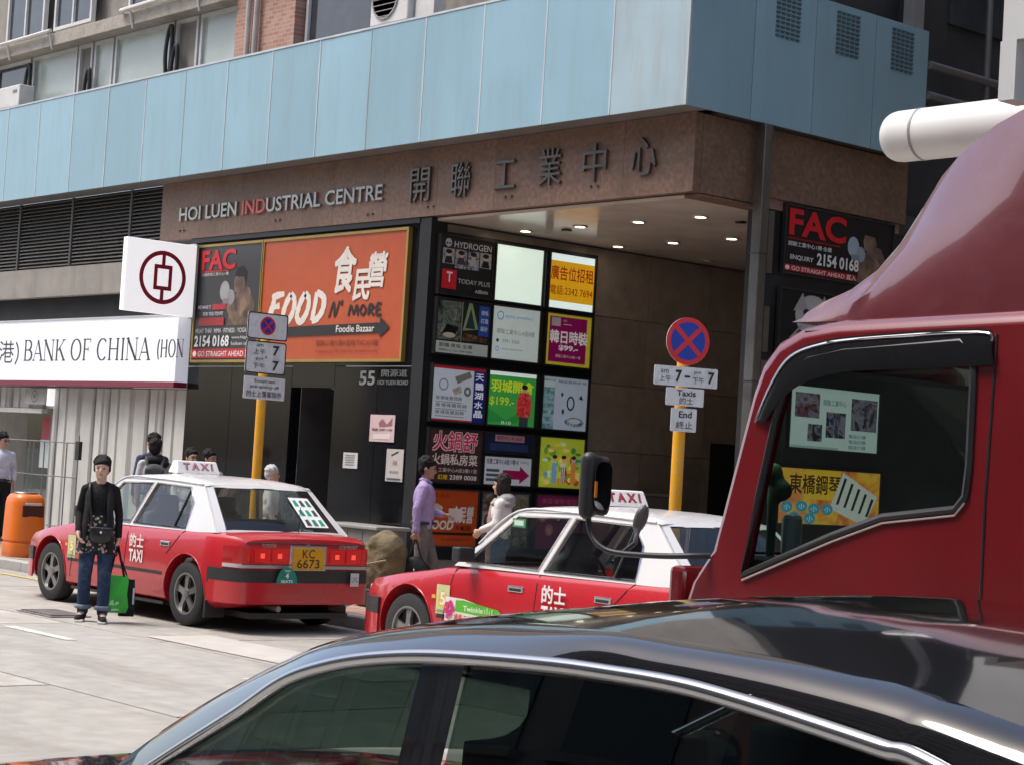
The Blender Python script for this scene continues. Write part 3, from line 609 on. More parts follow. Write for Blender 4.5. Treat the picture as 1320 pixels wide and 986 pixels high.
F = board('food_court_sign', 'large orange food court sign with white brush lettering and black arrow', (-24.50, 16.06, 3.12), (1, 0, 0), 3.48, 1.76, ORG, .0, GOLD)
cream = srgb('dcd6cc')
def fbrush(x, ls, s=.105): F.strokes([[(x + p[0] * .1, .315 + p[1] * .235, *(p[2:])) for p in l_] for l_ in ls], s, cream, rough=.12)
fbrush(.045, [[(1.25, 1.0, .7), (.6, .93, 1.1), (.35, .85, .8)], [(.55, .95, .8), (.4, .5, 1.2), (.05, .02, .8)], [(.3, .5, .7), (.95, .58, .9)]])
for xx in (.165, .27): fbrush(xx, [[(.55, .98, 1), (.2, .6, 1.1), (.05, .15, 1), (.35, -.02, 1), (.75, .3, 1), (.85, .75, 1), (.55, .98, .9)]])
fbrush(.38, [[(.3, 1, .9), (.2, .5, 1), (.05, .0, .9)], [(.3, 1, .8), (.8, .8, 1.1), (.8, .4, 1.1), (.45, .08, 1), (.05, .0, .8)]])
for q_ in ([[(.505, .335), (.535, .46), (.545, .345), (.575, .47)]], [[(.595, .475), (.588, .43)]]): F.strokes(q_, .045, BLK, rough=.2)
for q_ in ([[(.64, .345), (.655, .43), (.675, .36), (.695, .43), (.705, .345)]], [[(.735, .43), (.718, .385), (.74, .35), (.758, .39), (.735, .43)]], [[(.775, .345), (.782, .43), (.81, .41), (.785, .385), (.815, .345)]], [[(.86, .432), (.832, .43), (.83, .35), (.862, .35)], [(.828, .392), (.856, .394)]]): F.strokes(q_, .04, BLK, rough=.2)
for ch, q in (('食', (.53, .54, .675, .90)), ('民', (.665, .47, .775, .71)), ('營', (.765, .57, .885, .84))): F.t(ch, *q, cream, .03, .15)
F.poly([(0, .185), (.86, .205), (.86, .165), (.925, .245), (.86, .33), (.86, .285), (0, .265)], srgb('2a2a2a')); F.t('Foodie Bazaar', .565, .215, .825, .27, cream, .01)
F.t('開聯工業大廈A座地下6C,6D鋪', .43, .105, .85, .155, srgb('6a2a14')); F.t('Foodie 6C,6D, G/F, Hoi Luen Industrial Centre', .43, .05, .85, .078, srgb('7a3018'))
# ------------------------------------------------------------------ advert light boxes in the passage
bx('advert_backboard', blk2, B, -20.498, -20.478, 16.315, 19.12, .45, 4.86); bx('advert_backboard', blk2, B, -20.468, -20.462, 16.06, 16.31, .45, 4.86)
AX = -20.40; cols = ((16.16, 17.07), (17.14, 18.0), (18.14, 18.99)); rows = ((4.02, 4.79), (3.22, 3.94), (2.32, 3.05), (1.50, 2.20), (.64, 1.39))
afr = mat('advert_frame', (.03, .03, .03), .35); GRP = 'advert panels on the passage wall'
def ad(c, r_, label, bg, lit=0., name='advert_panel', z=None, y=None):
    y0, y1 = y or cols[c]; z0, z1 = z or rows[r_]
    return board(name, label, (AX, y0, z0), (0, 1, 0), y1 - y0, z1 - z0, bg, lit, afr, .022, .055, 'advert', GRP)
F = ad(0, 0, 'black fashion advert with group photo strip and red letter square, top left panel', srgb('202226'), .03)
F.e(.14, .89, .06, .075, (.5, .5, .5)); F.e(.115, .88, .018, .02, BLK); F.e(.16, .88, .018, .02, BLK); F.t('HYDROGEN', .25, .82, .97, .93, (.62, .62, .62), .01)
for i, c in enumerate(('909090', '787c84', '2b3b7a', '9a9a9a')):
    F.r(.04 + i * .235, .46 if i in (1, 2) else .52, .26 + i * .235, .79, None, m=photo_mat(('14151a', c, 'b0b0b0', '303440'), 14, .04))
    F.e(.15 + i * .235, .70, .05, .06, srgb('c8b0a0')); F.e(.15 + i * .235, .735, .06, .04, srgb('181414')); F.poly([(.07 + i * .235, .53), (.23 + i * .235, .53), (.2 + i * .235, .65), (.1 + i * .235, .65)], srgb(('24262c', '3a3c44', 'b0b0b0', '1c1c20')[i]))
F.r(.03, .08, .31, .42, srgb('c82030')); F.t('T', .12, .2, .23, .38, (.8, .75, .75), .02); F.t('TODAY PLUS', .34, .2, .96, .28, (.55, .55, .55)); F.t('A座606', .68, .06, .93, .13, (.6, .6, .6), .01)
F = ad(1, 0, 'blank white glowing light box between the fashion advert and the yellow panel', srgb('d4e6da'), .42)
F = ad(2, 0, 'yellow lit panel with red Chinese lettering between white bands, top right', srgb('d4e4e2'), .45)
F.r(0, .13, 1, .87, srgb('e0a81c'), .25); F.t('廣告位招租', .02, .52, .98, .78, srgb('c83418'), .02, lit=.1); F.t('電話:2342 7694', .02, .25, .98, .42, srgb('b85014'), .01, lit=.1)
F = ad(0, 1, 'dark kitchen photo advert with blue strip and white caption band', srgb('24282a'), .04)
F.poly([(.02, .25), (.46, .25), (.46, .98), (.02, .98)], None, m=photo_mat(('141614', '383c38', '6a7466', '20241f'), 7, .04)); F.poly([(.05, .3), (.44, .62), (.42, .9), (.2, .8)], None, m=photo_mat(('2a2e28', '5d6a5a', '9aa090'), 11, .04)); F.poly([(.1, .35), (.35, .33), (.42, .5), (.2, .55)], srgb('141616')); F.e(.25, .34, .12, .05, srgb('b8b0a0'))
F.r(.47, .24, .485, .99, srgb('909890')); F.poly([(.5, .45), (.6, .98), (.66, .98), (.8, .5)], srgb('8a9a70')); F.poly([(.55, .5), (.64, .88), (.74, .5)], srgb('2a3a40')); F.r(.8, .38, 1, .95, srgb('2c4f9c'), .06)
for i, t_ in enumerate(('傢俬', '訂造', '設計')): F.t(t_, .84, .78 - i * .15, .98, .87 - i * .15, (.7, .75, .8), .01)
F.poly([(.5, .26), (.98, .26), (.98, .34), (.5, .42)], None, m=photo_mat(('2a1c14', '5a4030', '8a6a50'), 12, .04)); F.r(0, 0, 1, .22, srgb('a8b0a8'), .08); F.t('廚櫃·傢俬·全屋', .06, .11, .7, .19, BLK, .01); F.t('開聯中心 Tel 2789 0089', .06, .03, .7, .08, BLK)
F = ad(1, 1, 'pale grey advert with blue circle logo and thin lettering, under the blank light box', srgb('b4c0be'), .22)
F.ring(.16, .83, .07, .085, .015, srgb('2a70a0')); F.t('alpha jewellery', .26, .78, .86, .86, srgb('3a80a8')); F.t('開聯工業中心A座8樓', .1, .48, .9, .58, srgb('6a6a5c')); F.t('2391 2203', .22, .32, .58, .38, srgb('4a5a60')); F.e(.12, .35, .03, .035, srgb('304048')); F.t('www.alpha.com', .22, .17, .66, .22, srgb('4a5a60')); F.ring(.12, .19, .035, .045, .01, srgb('2a70a0'))
F = ad(2, 1, 'magenta Korean fashion price advert with yellow border', srgb('d8c83a'), .10)
F.r(.06, .06, .90, .95, srgb('9c1468'), .06); F.r(.1, .76, .3, .93, srgb('a8a0a4')); F.t('SALE', .36, .86, .44, .9, (.6, .5, .6)); F.r(.36, .8, .55, .815, (.6, .4, .5)); F.t('韓日時裝', .08, .43, .92, .68, (.82, .8, .82), .03); F.t('$99.-', .28, .28, .72, .40, (.8, .78, .8), .04); F.t('開聯工業中心B座一樓', .22, .15, .78, .21, (.7, .6, .68))
F = ad(0, 2, 'white jewellery advert with red top bar and dark blue Chinese side strip', srgb('b4bcc4'), .14)
F.r(0, .95, 1, 1, srgb('a02030')); F.r(0, 0, .78, .03, srgb('a02030')); F.r(.78, 0, 1, .95, srgb('28307c'), .04)
for i, ch in enumerate('天鵝湖水晶'): F.t(ch, .81, .78 - i * .17, .97, .91 - i * .17, (.7, .72, .8), .02)
[F.strokes([q_], .05, srgb('6a6860'), name='print_block') for q_ in ([(.42, .78), (.7, .9)], [(.45, .72), (.72, .86)])]; F.ring(.2, .66, .09, .11, .02, srgb('707880')); F.poly([(.36, .58), (.52, .66), (.56, .54), (.42, .48)], None, m=photo_mat(('5a584e', 'a8a496', '80786a'), 18, .1)); F.e(.66, .56, .07, .09, srgb('60646c')); F.e(.66, .56, .03, .04, srgb('b0b4bc'))
for i, w in enumerate((.5, .6, .55)): F.t('香港珠寶首飾', .06, .38 - i * .13, .06 + w, .45 - i * .13, srgb('2a2c34')); F.r(.06, .335 - i * .13, .06 + w, .345 - i * .13, srgb('5a5c64'))
F = ad(1, 2, 'bright green shop opening advert with yellow lettering and a person in red', srgb('3c9c48'), .16)
F.r(0, .93, 1, 1, srgb('d0dcd8'), .3); F.poly([(0, .05), (.6, .05), (.9, .4), (.4, .1), (0, .3)], srgb('2a8a3c')); F.t('羽城開倉', .05, .62, .95, .84, srgb('c8d830'), .03); F.t('$199.-', .03, .35, .55, .53, srgb('b8d030'), .02)
F.e(.76, .70, .055, .07, srgb('c09078')); F.e(.76, .745, .065, .045, srgb('201818')); F.poly([(.62, .18), (.9, .18), (.92, .5), (.86, .64), (.66, .64), (.6, .45)], None, m=photo_mat(('a02830', 'd8403c', 'e87068'), 12, .1)); F.r(.67, 0, .86, .18, srgb('343840')); F.t('B10', .3, .02, .5, .08, (.6, .7, .6))
F = ad(2, 2, 'pale blue accessories advert with a dark ring photo and teal side strip', srgb('aab8c8'), .14)
F.r(0, 0, .26, .95, None, m=photo_mat(('3c6870', '6a98a0', 'a8c0c4'), 10, .1)); F.r(0, .8, .26, .92, srgb('b0c0c4'))
for i in range(5): F.r(.03, .1 + i * .13, .23, .15 + i * .13, srgb('88a4a8'))
F.t('精品首飾批發', .32, .9, .96, .95, srgb('303848')); F.ring(.62, .52, .09, .14, .03, srgb('30343c')); F.e(.42, .68, .03, .04, srgb('405060')); F.poly([(.8, .62), (.85, .7), (.9, .6)], srgb('202830')); F.e(.72, .16, .22, .09, None, m=photo_mat(('505868', '788090', 'c0c8d4'), 14, .1)); F.e(.72, .18, .14, .05, srgb('b0b8c4')); F.e(.45, .35, .03, .05, srgb('404858'))
F = ad(0, 3, 'dark hotpot restaurant advert with pink brush lettering', srgb('4a3230'), .03)
F.t('火鍋舒', .08, .60, .92, .97, srgb('f0e0e0'), .06); F.t('火鍋舒', .08, .60, .92, .97, srgb('d83a60'), .02); F.t('火鍋私房菜', .06, .33, .94, .54, srgb('e8d8cc'), .02); F.t('工業中心A座2樓11室', .2, .19, .94, .27, (.7, .68, .6)); F.t('2389 0008', .42, .05, .94, .14, (.75, .74, .7), .02); F.t('訂座', .2, .05, .38, .14, YEL, .02)
F = ad(1, 3, 'narrow dark blue advert strip with pink heading above the arrow panel', srgb('202a44'), .03, z=(1.94, 2.20))
F.r(.2, .6, .82, .95, srgb('b89098')); F.t('美容中心·甲 HAIR', .24, .66, .78, .9, srgb('a02848'), .02); F.r(.1, .1, .9, .5, srgb('304068'))
F = ad(1, 3, 'white direction panel with a large crimson arrow pointing right', srgb('b8bcc4'), .12, z=(1.50, 1.88))
F.poly([(.4, .22), (.76, .22), (.76, .06), (.97, .38), (.76, .7), (.76, .54), (.4, .54)], srgb('8a1448')); F.t('恒豐工業中心B座17樓+8', .05, .74, .72, .93, srgb('30343c'), .01); F.t('lobby', .76, .78, .95, .9, srgb('606870'))
for i in range(3): F.r(.05, .12 + i * .17, .32, .22 + i * .17, srgb('484c54'))
F = ad(2, 3, 'yellow green poster crowded with small figures and flowers', srgb('b8c43c'), .12)
rr = random.Random(9)
for i in range(46): F.e(rr.uniform(.08, .92), rr.uniform(.08, .92), rr.uniform(.025, .09), rr.uniform(.03, .08), srgb(rr.choice(('6fa33a', 'd8d050', 'e0902c', '4a8a48', 'c8d8c0', '78a8c0', 'b85030', 'e8d878'))), n=10)
for x in (.3, .5, .72): F.poly([(x - .06, .1), (x + .06, .1), (x + .05, .5), (x - .05, .5)], srgb(rr.choice(('d0d8d0', '80b0d0', 'd89040')))); F.e(x, .58, .05, .06, srgb('d8b090'), n=12); F.e(x, .62, .055, .04, srgb('3a2a20'), n=12)
for x in (.46, .5, .54): F.r(x - .01, .1, x + .008, .42, srgb('a03028'))
F = ad(0, 4, 'small orange food court panel at the bottom of the left column', srgb('b84a20'), .02)
F.t('餐飲·美食', .05, .86, .45, .93, srgb('7a2c10')); F.t('FOOD', .06, .29, .55, .46, cream, .03, .15); F.t("N' MORE", .6, .28, .9, .38, srgb('501c0c'), .01); F.t('食民營', .52, .42, .93, .72, cream, .03, .2); F.r(0, .2, 1, .245, srgb('2a1c18')); F.t('Foodie Bazaar 6C,6D', .35, .1, .88, .14, srgb('6a2a14')); F.poly([(.1, .58), (.3, .55), (.33, .7), (.22, .76), (.1, .72)], srgb('c8b8a0'))
F = ad(1, 4, 'collage panel of dark photographs below the arrow panel', srgb('55534e'), .04)
for i in range(3):
    for j in range(3): F.r(.03 + i * .325, .03 + j * .325, .33 + i * .325, .33 + j * .325, None, m=photo_mat(rr.choice((('1a1816', '8a8478', '403830'), ('2a2018', 'b0a898', '5a4a3c'), ('101010', '605850', 'a09080'))), 13, .04)); F.k -= 1
    F.e(.18 + i * .325, .82, .1, .1, srgb(('b09078', '303030', 'c0b090')[i])); F.ring(.18 + i * .325, .5, .11, .12, .03, srgb(('303030', 'a89070', '202020')[i]))
F = ad(2, 4, 'dark pink advert panel with cartoon fruit at the bottom right', srgb('7c2a54'), .05)
F.t('美容·美甲·髮型', .12, .84, .9, .94, srgb('b86078'))
for x, y, c in ((.15, .6, 'c86a28'), (.5, .6, '2a1418'), (.83, .6, '301820'), (.3, .35, 'c87080'), (.68, .3, 'a04868')): F.e(x, y, .09, .11, srgb(c)); F.e(x, y - .02, .05, .06, srgb('c8a090'))
# ------------------------------------------------------------------ adverts on the side block
SX = -15.66
def sad(px, label, bg, lit=0., name='advert_panel'):
    a, b, c, d = rect(*px, 0, SX); return board(name, label, (SX, a, c), (0, 1, 0), b - a, d - c, bg, lit, afr, .02, .04, 'advert', 'advert panels on the side block')
F = sad((1011, 278, 1150, 362), 'black gym advert with boxer and red lettering above the truck roof', srgb('17181b'), .02)
boxer(F, .74, .02, .92, srgb('7a6a58'), srgb('9aa8b8'), srgb('181412')); F.t('FAC', .03, .56, .55, .97, RED, .03); F.r(.02, .5, .5, .53, srgb('80141c')); F.t('開聯工業中心1樓·全層', .03, .4, .42, .47, (.65, .65, .65), .01); F.t('ENQUIRY', .05, .19, .26, .27, (.6, .6, .6), .02); F.t('2154 0168', .29, .17, .68, .36, (.68, .68, .68), .03); F.r(0, .02, .66, .12, srgb('9c1c28')); F.t('● GO STRAIGHT AHEAD 直入', .01, .03, .66, .11, (.7, .65, .65), .015)
F = sad((1004, 382, 1140, 470), 'black advert with a white printed face behind the truck deflector', srgb('151618'), .02)
F.e(.3, .66, .16, .3, srgb('a8a8a8')); F.poly([(.12, .7), (.2, .98), (.25, .75)], srgb('989898')); F.poly([(.36, .75), (.4, .98), (.47, .7)], srgb('989898')); F.e(.24, .7, .03, .05, BLK); F.e(.37, .7, .03, .05, BLK); [F.strokes([q_], .03, srgb('909090'), name='print_block') for q_ in ([(.1, .3), (.2, .5)], [(.05, .2), (.16, .38)], [(.4, .35), (.5, .2)])]
F = sad((1018, 502, 1132, 580), 'white advert with four dark photographs seen through the truck cab', srgb('a8b4b0'), .30)
for q, c in (((.05, .5, .32, .9), '6a4048'), ((.2, .12, .36, .4), '2a2c30'), ((.4, .2, .62, .62), '283048'), ((.68, .35, .98, .88), '3a3040')): F.r(*q, None, m=photo_mat(('1c1a20', c, '8a8490', '2c2830'), 7, .12))
F.t('開聯工業中心', .36, .72, .62, .82, srgb('40484c')); F.r(0, .0, .55, .04, srgb('889490'))
for i in range(3): F.t('電話訂購', .66, .22 - i * .09, .86, .28 - i * .09, srgb('303840'))
F = sad((1003, 606, 1133, 676), 'orange yellow piano shop advert with keyboard, seen through the truck cab', srgb('d88038'), .22)
F.r(0, .0, 1, 1, None, m=photo_mat(('b85a34', 'd88038', 'e8b83c', 'd06a50'), 2.2, .2)); F.r(.25, .45, .6, 1, srgb('e0b030')); F.t('東橋鋼琴', .1, .55, .6, .9, srgb('402010'), .02); F.poly([(.5, .3), (.62, .98), (.98, .55), (.85, .0)], srgb('c8c8c0'))
for i in range(5): F.poly([(.56 + i * .075, .38 - i * .05), (.585 + i * .075, .38 - i * .05), (.66 + i * .07, .86 - i * .09), (.635 + i * .07, .88 - i * .09)], BLK)
for x, y in ((.08, .3), (.22, .32), (.34, .28), (.47, .28), (.15, .12), (.3, .1)): F.e(x, y, .055, .1, srgb('3a90a8')); F.t('小', x - .03, y - .05, x + .03, y + .05, (.7, .8, .8))
# papers on the dark wall
def paper(x0, x1, z0, z1, label, bg, fn, Y=16.10):
    F = board('notice_sheet', label, (x0, Y, z0), (1, 0, 0), x1 - x0, z1 - z0, bg, 0, None, depth=.008, cat='notice', group='notices on the dark wall'); fn(F)
paper(-21.66, -21.10, 1.99, 2.36, 'pink printed notice in the upper row beside the entrance', srgb('c8b0b0'), lambda F: (F.poly([(.35, .7), (.5, .85), (.7, .65), (.9, .9), (.9, .6), (.4, .55)], srgb('906068')), F.t('租售 2389 1188', .1, .4, .9, .5, srgb('804048'), .01), F.r(.15, .1, .85, .3, srgb('d8c8c8'))))
paper(-21.24, -20.86, 1.46, 1.90, 'tall pale notice nearest the corner pier', srgb('b8b4b0'), lambda F: (F.strokes([[(.3, .8), (.7, .92)]], .02, BLK), F.t('招租', .4, .5, .65, .65, srgb('a06050')), F.t('電話查詢', .25, .25, .75, .33, srgb('705850')), F.r(.1, .05, .9, .1, srgb('505050'))))
paper(-22.24, -21.9, 1.60, 1.82, 'small white typed notice beside the dark doorway', srgb('c4c4c4'), lambda F: [F.r(.15, .2 + i * .15, .8, .25 + i * .15, srgb('707070')) for i in range(5)])
# brass plate
pl = board('brass_plate', 'small brass name plate inside the dark doorway', (-23.45, 16.88, 1.75), (1, 0, 0), .5, .2, srgb('6a5a48'), 0, None, depth=.012, cat='plate'); pl.t('LOBBY A', .1, .5, .9, .85, BLK); pl.r(.1, .2, .9, .3, BLK)
# ------------------------------------------------------------------ road signs
polem = mat('pole_yellow', srgb('e8a80c'), .45, var=.08, stain=(.5, .42, .3), stain_amt=.6, stain_scale=14); platem = mat('plate_white', (.72, .74, .75), .4, var=.06, stain=(.3, .3, .3), stain_amt=.4, stain_scale=12); plateb = mat('plate_back', (.3, .3, .3), .5, .6)
def pole(name, label, X, Y, top):
    e = wempty(name, (X, Y, .13), label=label, cat='road sign', group='road signs on yellow poles')
    MB().cyl((X, Y, .12), (X, Y, top), .055, n=18).build('pole', polem, e, 40); MB().lathe([(.055, 0), (.05, .03), (.02, .045)], 18, (X, Y, top)).build('pole_cap', polem, e, 40)
    MB().lathe([(.11, .12), (.10, .15), (.06, .16)], 18, (X, Y, 0)).build('pole_foot', conc, e, 40); return e
def rrect(w, h, r_, n=5):
    return [(w / 2 + sx * (w / 2 - r_) + r_ * math.cos(a), h / 2 + sy * (h / 2 - r_) + r_ * math.sin(a)) for sx, sy, q in ((1, 1, 0), (-1, 1, 90), (-1, -1, 180), (1, -1, 270)) for a in [R(q + 90 * i / n) for i in range(n + 1)]]
def plate(e, C, U, w, h, r_=.02, border=None, m=None):
    U = Vector(U).normalized(); V = Vector((0, 0, 1)); Nn = U.cross(V); O = Vector(C) - U * w / 2 - V * h / 2
    MB().sheet(rrect(w, h, r_), [], lambda a, b, d: O + U * a + V * b + Nn * d, -.006).build('sign_plate', m or platem, e)
    MB().obox(Vector(C) - U * w * .4 - V * .015 - Nn * .03, U * w * .8, V * .03, Nn * .022).build('plate_bracket', plateb, e)
    F = Face(O, U, V, w, h, e, 0, .4); F.step = .0015
    if border:
        ins = [(w / 2 + (a - w / 2) * (1 - 2 * border / w), h / 2 + (b - h / 2) * (1 - 2 * border / h)) for a, b in rrect(w, h, r_)]; d = F.lay(); out = rrect(w, h, r_)
        MB().grid([[O + U * a + V * b + Nn * d for a, b in out], [O + U * a + V * b + Nn * d for a, b in ins]], True).build('border', pm(BLK), e)
    return F
BLU = srgb('1c3ca8'); SRED = srgb('d42c34')
def nostop(F, cx, cy, r_):
    k = r_ / F.w, r_ / F.h; F.e(cx, cy, *k, SRED, n=36, name='red_disc'); F.e(cx, cy, k[0] * .8, k[1] * .8, BLU, n=36, name='blue_disc')
    for a in (45, 135): F.strokes([[(cx - math.cos(R(a)) * k[0] * .82, cy - math.sin(R(a)) * k[1] * .82), (cx + math.cos(R(a)) * k[0] * .82, cy + math.sin(R(a)) * k[1] * .82)]], r_ * .2, SRED, name='red_bar')
p1 = pole('road_sign', 'yellow pole with white time plates and small no-stopping disc beside left taxi', -18.82, 12.42, 3.2)
X1 = -18.75; a, b, z0, z1 = rect(319, 404, 371, 440, 0, X1); ym = (a + b) / 2; w = b - a
a2, b2, y0_, y1_ = rect(316, 440, 369, 483, 0, X1); zt, zm, zb = z1, z0, y0_
F = plate(p1, (X1, ym, (zt + zm) / 2 + .005), (0, 1, 0), w, zt - zm - .012, .03, .014); nostop(F, .5, .52, .105)
F = plate(p1, (X1, ym, (zm + zb) / 2), (0, 1, 0), w, zm - zb - .012, .03, .014)
F.t('am', .25, .82, .42, .9, BLK); F.t('上午', .18, .58, .48, .76, BLK); F.t('7', .66, .58, .82, .88, BLK, .02); F.e(.5, .5, .02, .03, BLK); F.t('pm', .25, .38, .42, .48, BLK); F.t('下午', .18, .14, .48, .32, BLK); F.t('7', .66, .12, .82, .42, BLK, .02)
a, b, z0, z1 = rect(314, 486, 367, 515, 0, X1); F = plate(p1, (X1, (a + b) / 2, (z0 + z1) / 2), (0, 1, 0), b - a, z1 - z0, .008)
F.t('Except taxi', .25, .7, .75, .88, BLK, .01); F.t('pick up/drop off', .15, .45, .85, .63, BLK, .01); F.t('的士上落客除外', .07, .1, .93, .37, BLK, .005)
p2 = pole('road_sign', 'yellow pole with round blue and red no-stopping sign before the passage', -12.1, 12.4, 2.9)
n2 = R(-20); U2 = Vector((-math.sin(n2), math.cos(n2), 0)); N2 = Vector((math.cos(n2), math.sin(n2), 0)); c2 = Vector((-12.1, 12.4, 0)) + N2 * .075
def zat(x, y): return at(x, y, 1, 12.35).z
zc = zat(879, 440); rd = (zat(879, 410) - zat(879, 471)) / 2
MB().sheet([(rd * math.cos(t / 40 * 2 * math.pi), rd * math.sin(t / 40 * 2 * math.pi)) for t in range(40)], [], lambda a, b, d: Vector((c2.x, c2.y, zc)) + U2 * a + Uz * b + N2 * d, -.006).build('sign_disc', platem, p2)
F = Face(Vector((c2.x, c2.y, zc - rd)) - U2 * rd, U2, Uz, 2 * rd, 2 * rd, p2); F.step = .0012; nostop(F, .5, .5, rd)
za, zb_ = zat(876, 473), zat(876, 498); F = plate(p2, (c2.x, c2.y, (za + zb_) / 2), U2, .62, za - zb_, .012)
F.t('am', .1, .62, .22, .8, BLK); F.t('上午', .08, .18, .26, .52, BLK); F.t('7', .33, .2, .43, .82, BLK, .03); F.r(.47, .46, .56, .56, BLK); F.t('pm', .62, .62, .73, .8, BLK); F.t('下午', .6, .18, .78, .52, BLK); F.t('7', .84, .2, .94, .82, BLK, .03)
za, zb_ = zat(882, 500), zat(882, 523); F = plate(p2, (c2.x, c2.y, (za + zb_) / 2) + (), U2, .37, za - zb_, .012); F.t('Taxis', .28, .55, .78, .88, BLK, .02); F.t('的士', .36, .1, .72, .48, BLK)
za, zb_ = zat(878, 526), zat(878, 556); F = plate(p2, (c2.x, c2.y, (za + zb_) / 2), U2, .25, za - zb_, .012); F.t('End', .3, .6, .8, .88, BLK, .02); F.t('終止', .2, .12, .85, .45, BLK)
# ------------------------------------------------------------------ vehicles: shared materials
tx_red = mat('taxi_red', (.46, .011, .019), .28, var=.05, scale=2, coat=.7, stain=(.40, .035, .035), stain_amt=.35, stain_scale=3)
tx_wht = mat('taxi_white', (.66, .66, .66), .28, var=.03, scale=2, coat=.6)
blkpl = mat('black_plastic', (.022, .022, .023), .45, var=.15); rubber = mat('tyre_rubber', (.025, .025, .026), .8, var=.2, bump=.2, bscale=60); alloy = mat('alloy_grey', (.30, .29, .28), .38, .8, var=.12)
chrome = mat('chrome', (.62, .62, .62), .15, 1., var=.05); inter = mat('car_interior', (.035, .034, .033), .8, var=.2); interg = mat('seat_grey', (.085, .085, .09), .8, var=.15)
tg = glass('taxi_glass', (.70, .76, .73), 1.5); tailm = mat('tail_lens', (.22, .004, .006), .10, var=.1, emit=.10, ecol=(1, .03, .03), coat=.6); taillit = mat('tail_lamp_lit', (.9, .05, .04), .3, emit=.55, ecol=(1, .07, .05)); clearm = mat('clear_lens', (.5, .48, .46), .15, var=.1, coat=.5)
def sweep(mb, path, z0, z1, t, mi=0, n=4):
    """upright band along a plan path, set out by t to the right of its direction"""
    P = smoothpath([(p[0], p[1], 0) for p in path], n); rings = []
    for i, p in enumerate(P):
        d = (P[min(i + 1, len(P) - 1)] - P[max(i - 1, 0)]).normalized(); o = Vector((d.y, -d.x, 0)) * t; b = .25 * (z1 - z0)
        rings.append([Vector((p.x, p.y, z0)), Vector((p.x, p.y, z0)) + o * .6, Vector((p.x, p.y, z0 + b)) + o, Vector((p.x, p.y, z1 - b)) + o, Vector((p.x, p.y, z1)) + o * .6, Vector((p.x, p.y, z1))])
    mb.loft(rings, mi); return mb
def wheel(root, x, y, side, r_=.315, name='wheel', spoke=5):
    w = .19
    q = [(r_ * .62, -.085), (r_ * .90, -.095), (r_ * .98, -.08), (r_, -.04), (r_, .04), (r_ * .98, .08), (r_ * .90, .095), (r_ * .62, .085)]
    o = MB().lathe([(a, b * side) for a, b in q], 32, (x, y, r_), 'y', caps=False).build(name, rubber, root, 40)
    mb = MB(); mb.lathe([(r_ * .655, .088 * side), (r_ * .60, .088 * side), (r_ * .585, .055 * side), (r_ * .655, .05 * side)], 32, (x, y, r_), 'y', caps=False)
    for i in range(spoke):
        a = 2 * math.pi * i / spoke + .3; u = Vector((math.cos(a), 0, math.sin(a))); v = Vector((-math.sin(a), 0, math.cos(a))); Y = Vector((0, side, 0)); c = Vector((x, y, r_))
        pr = [(.03, .035, .082), (r_ * .3, .026, .078), (r_ * .5, .034, .072), (r_ * .6, .05, .066)]
        mb.loft([[c + u * a_ + v * h + Y * d, c + u * a_ + v * h + Y * (d - .03), c + u * a_ - v * h + Y * (d - .03), c + u * a_ - v * h + Y * d] for a_, h, d in pr])
    mb.lathe([(.055, .05 * side), (.055, .088 * side), (.03, .092 * side), (.002, .092 * side)], 16, (x, y, r_), 'y'); mb.build('rim', alloy, o, 35)
    MB().lathe([(.002, .03 * side), (r_ * .6, .03 * side), (r_ * .6, .025 * side)], 24, (x, y, r_), 'y').build('brake_disc', mat('brake_dark', (.03, .03, .03), .6), o)
    return o
def seat(root, x, y, w=.46, z=.42, back=.62, m=None, name='seat'):
    blob(name, [('b', (x, y, z + .06), (.24, w / 2, .08)), ('b', (x - .22, y, z + .32), (.07, w / 2, .32))] + ([('b', (x - .27, y, z + .74), (.045, .12, .09))] if w < .6 else []), m or interg, root, .035, 3)
TXW = [(2.37, .58, .56, .30, 0), (2.34, .69, .62, .26, 0), (2.26, .762, .672, .22, 0), (2.06, .805, .715, .20, 0), (1.62, .84, .785, .19, 0), (1.2, .85, .845, .19, 0), (.965, .85, .885, .19, 0), (.955, .85, .888, .19, 1), (.5, .85, .915, .19, 1), (-.2, .85, .925, .19, 1), (-1.0, .85, .935, .19, 1), (-1.70, .85, .945, .20, 1), (-1.71, .85, .945, .20, 0), (-2.05, .838, .942, .24, 0), (-2.28, .812, .925, .28, 0), (-2.36, .775, .895, .31, 0), (-2.405, .70, .82, .34, 0)]
def txprof(w, t, zb, cab):
    p = [(0, zb), (w - .12, zb), (w - .03, zb + .05), (w - .006, zb + .16), (w, min(.52, t - .14)), (w - .008, min(.68, t - .10)), (w - .030, t - .055), (w - .062, t - .014), (w - .13, t)]
    return p + ([(w - .15, .5), (0, .48)] if cab else [(w * .5, t + .018), (0, t + .026)])
def txy(x, z):
    """body half width at x, z"""
    w, t, zb = (interp([(s[0], s[k]) for s in TXW], x) for k in (1, 2, 3)); return interp([(b, a) for a, b in txprof(w, t, zb, 0)[2:8]], z)
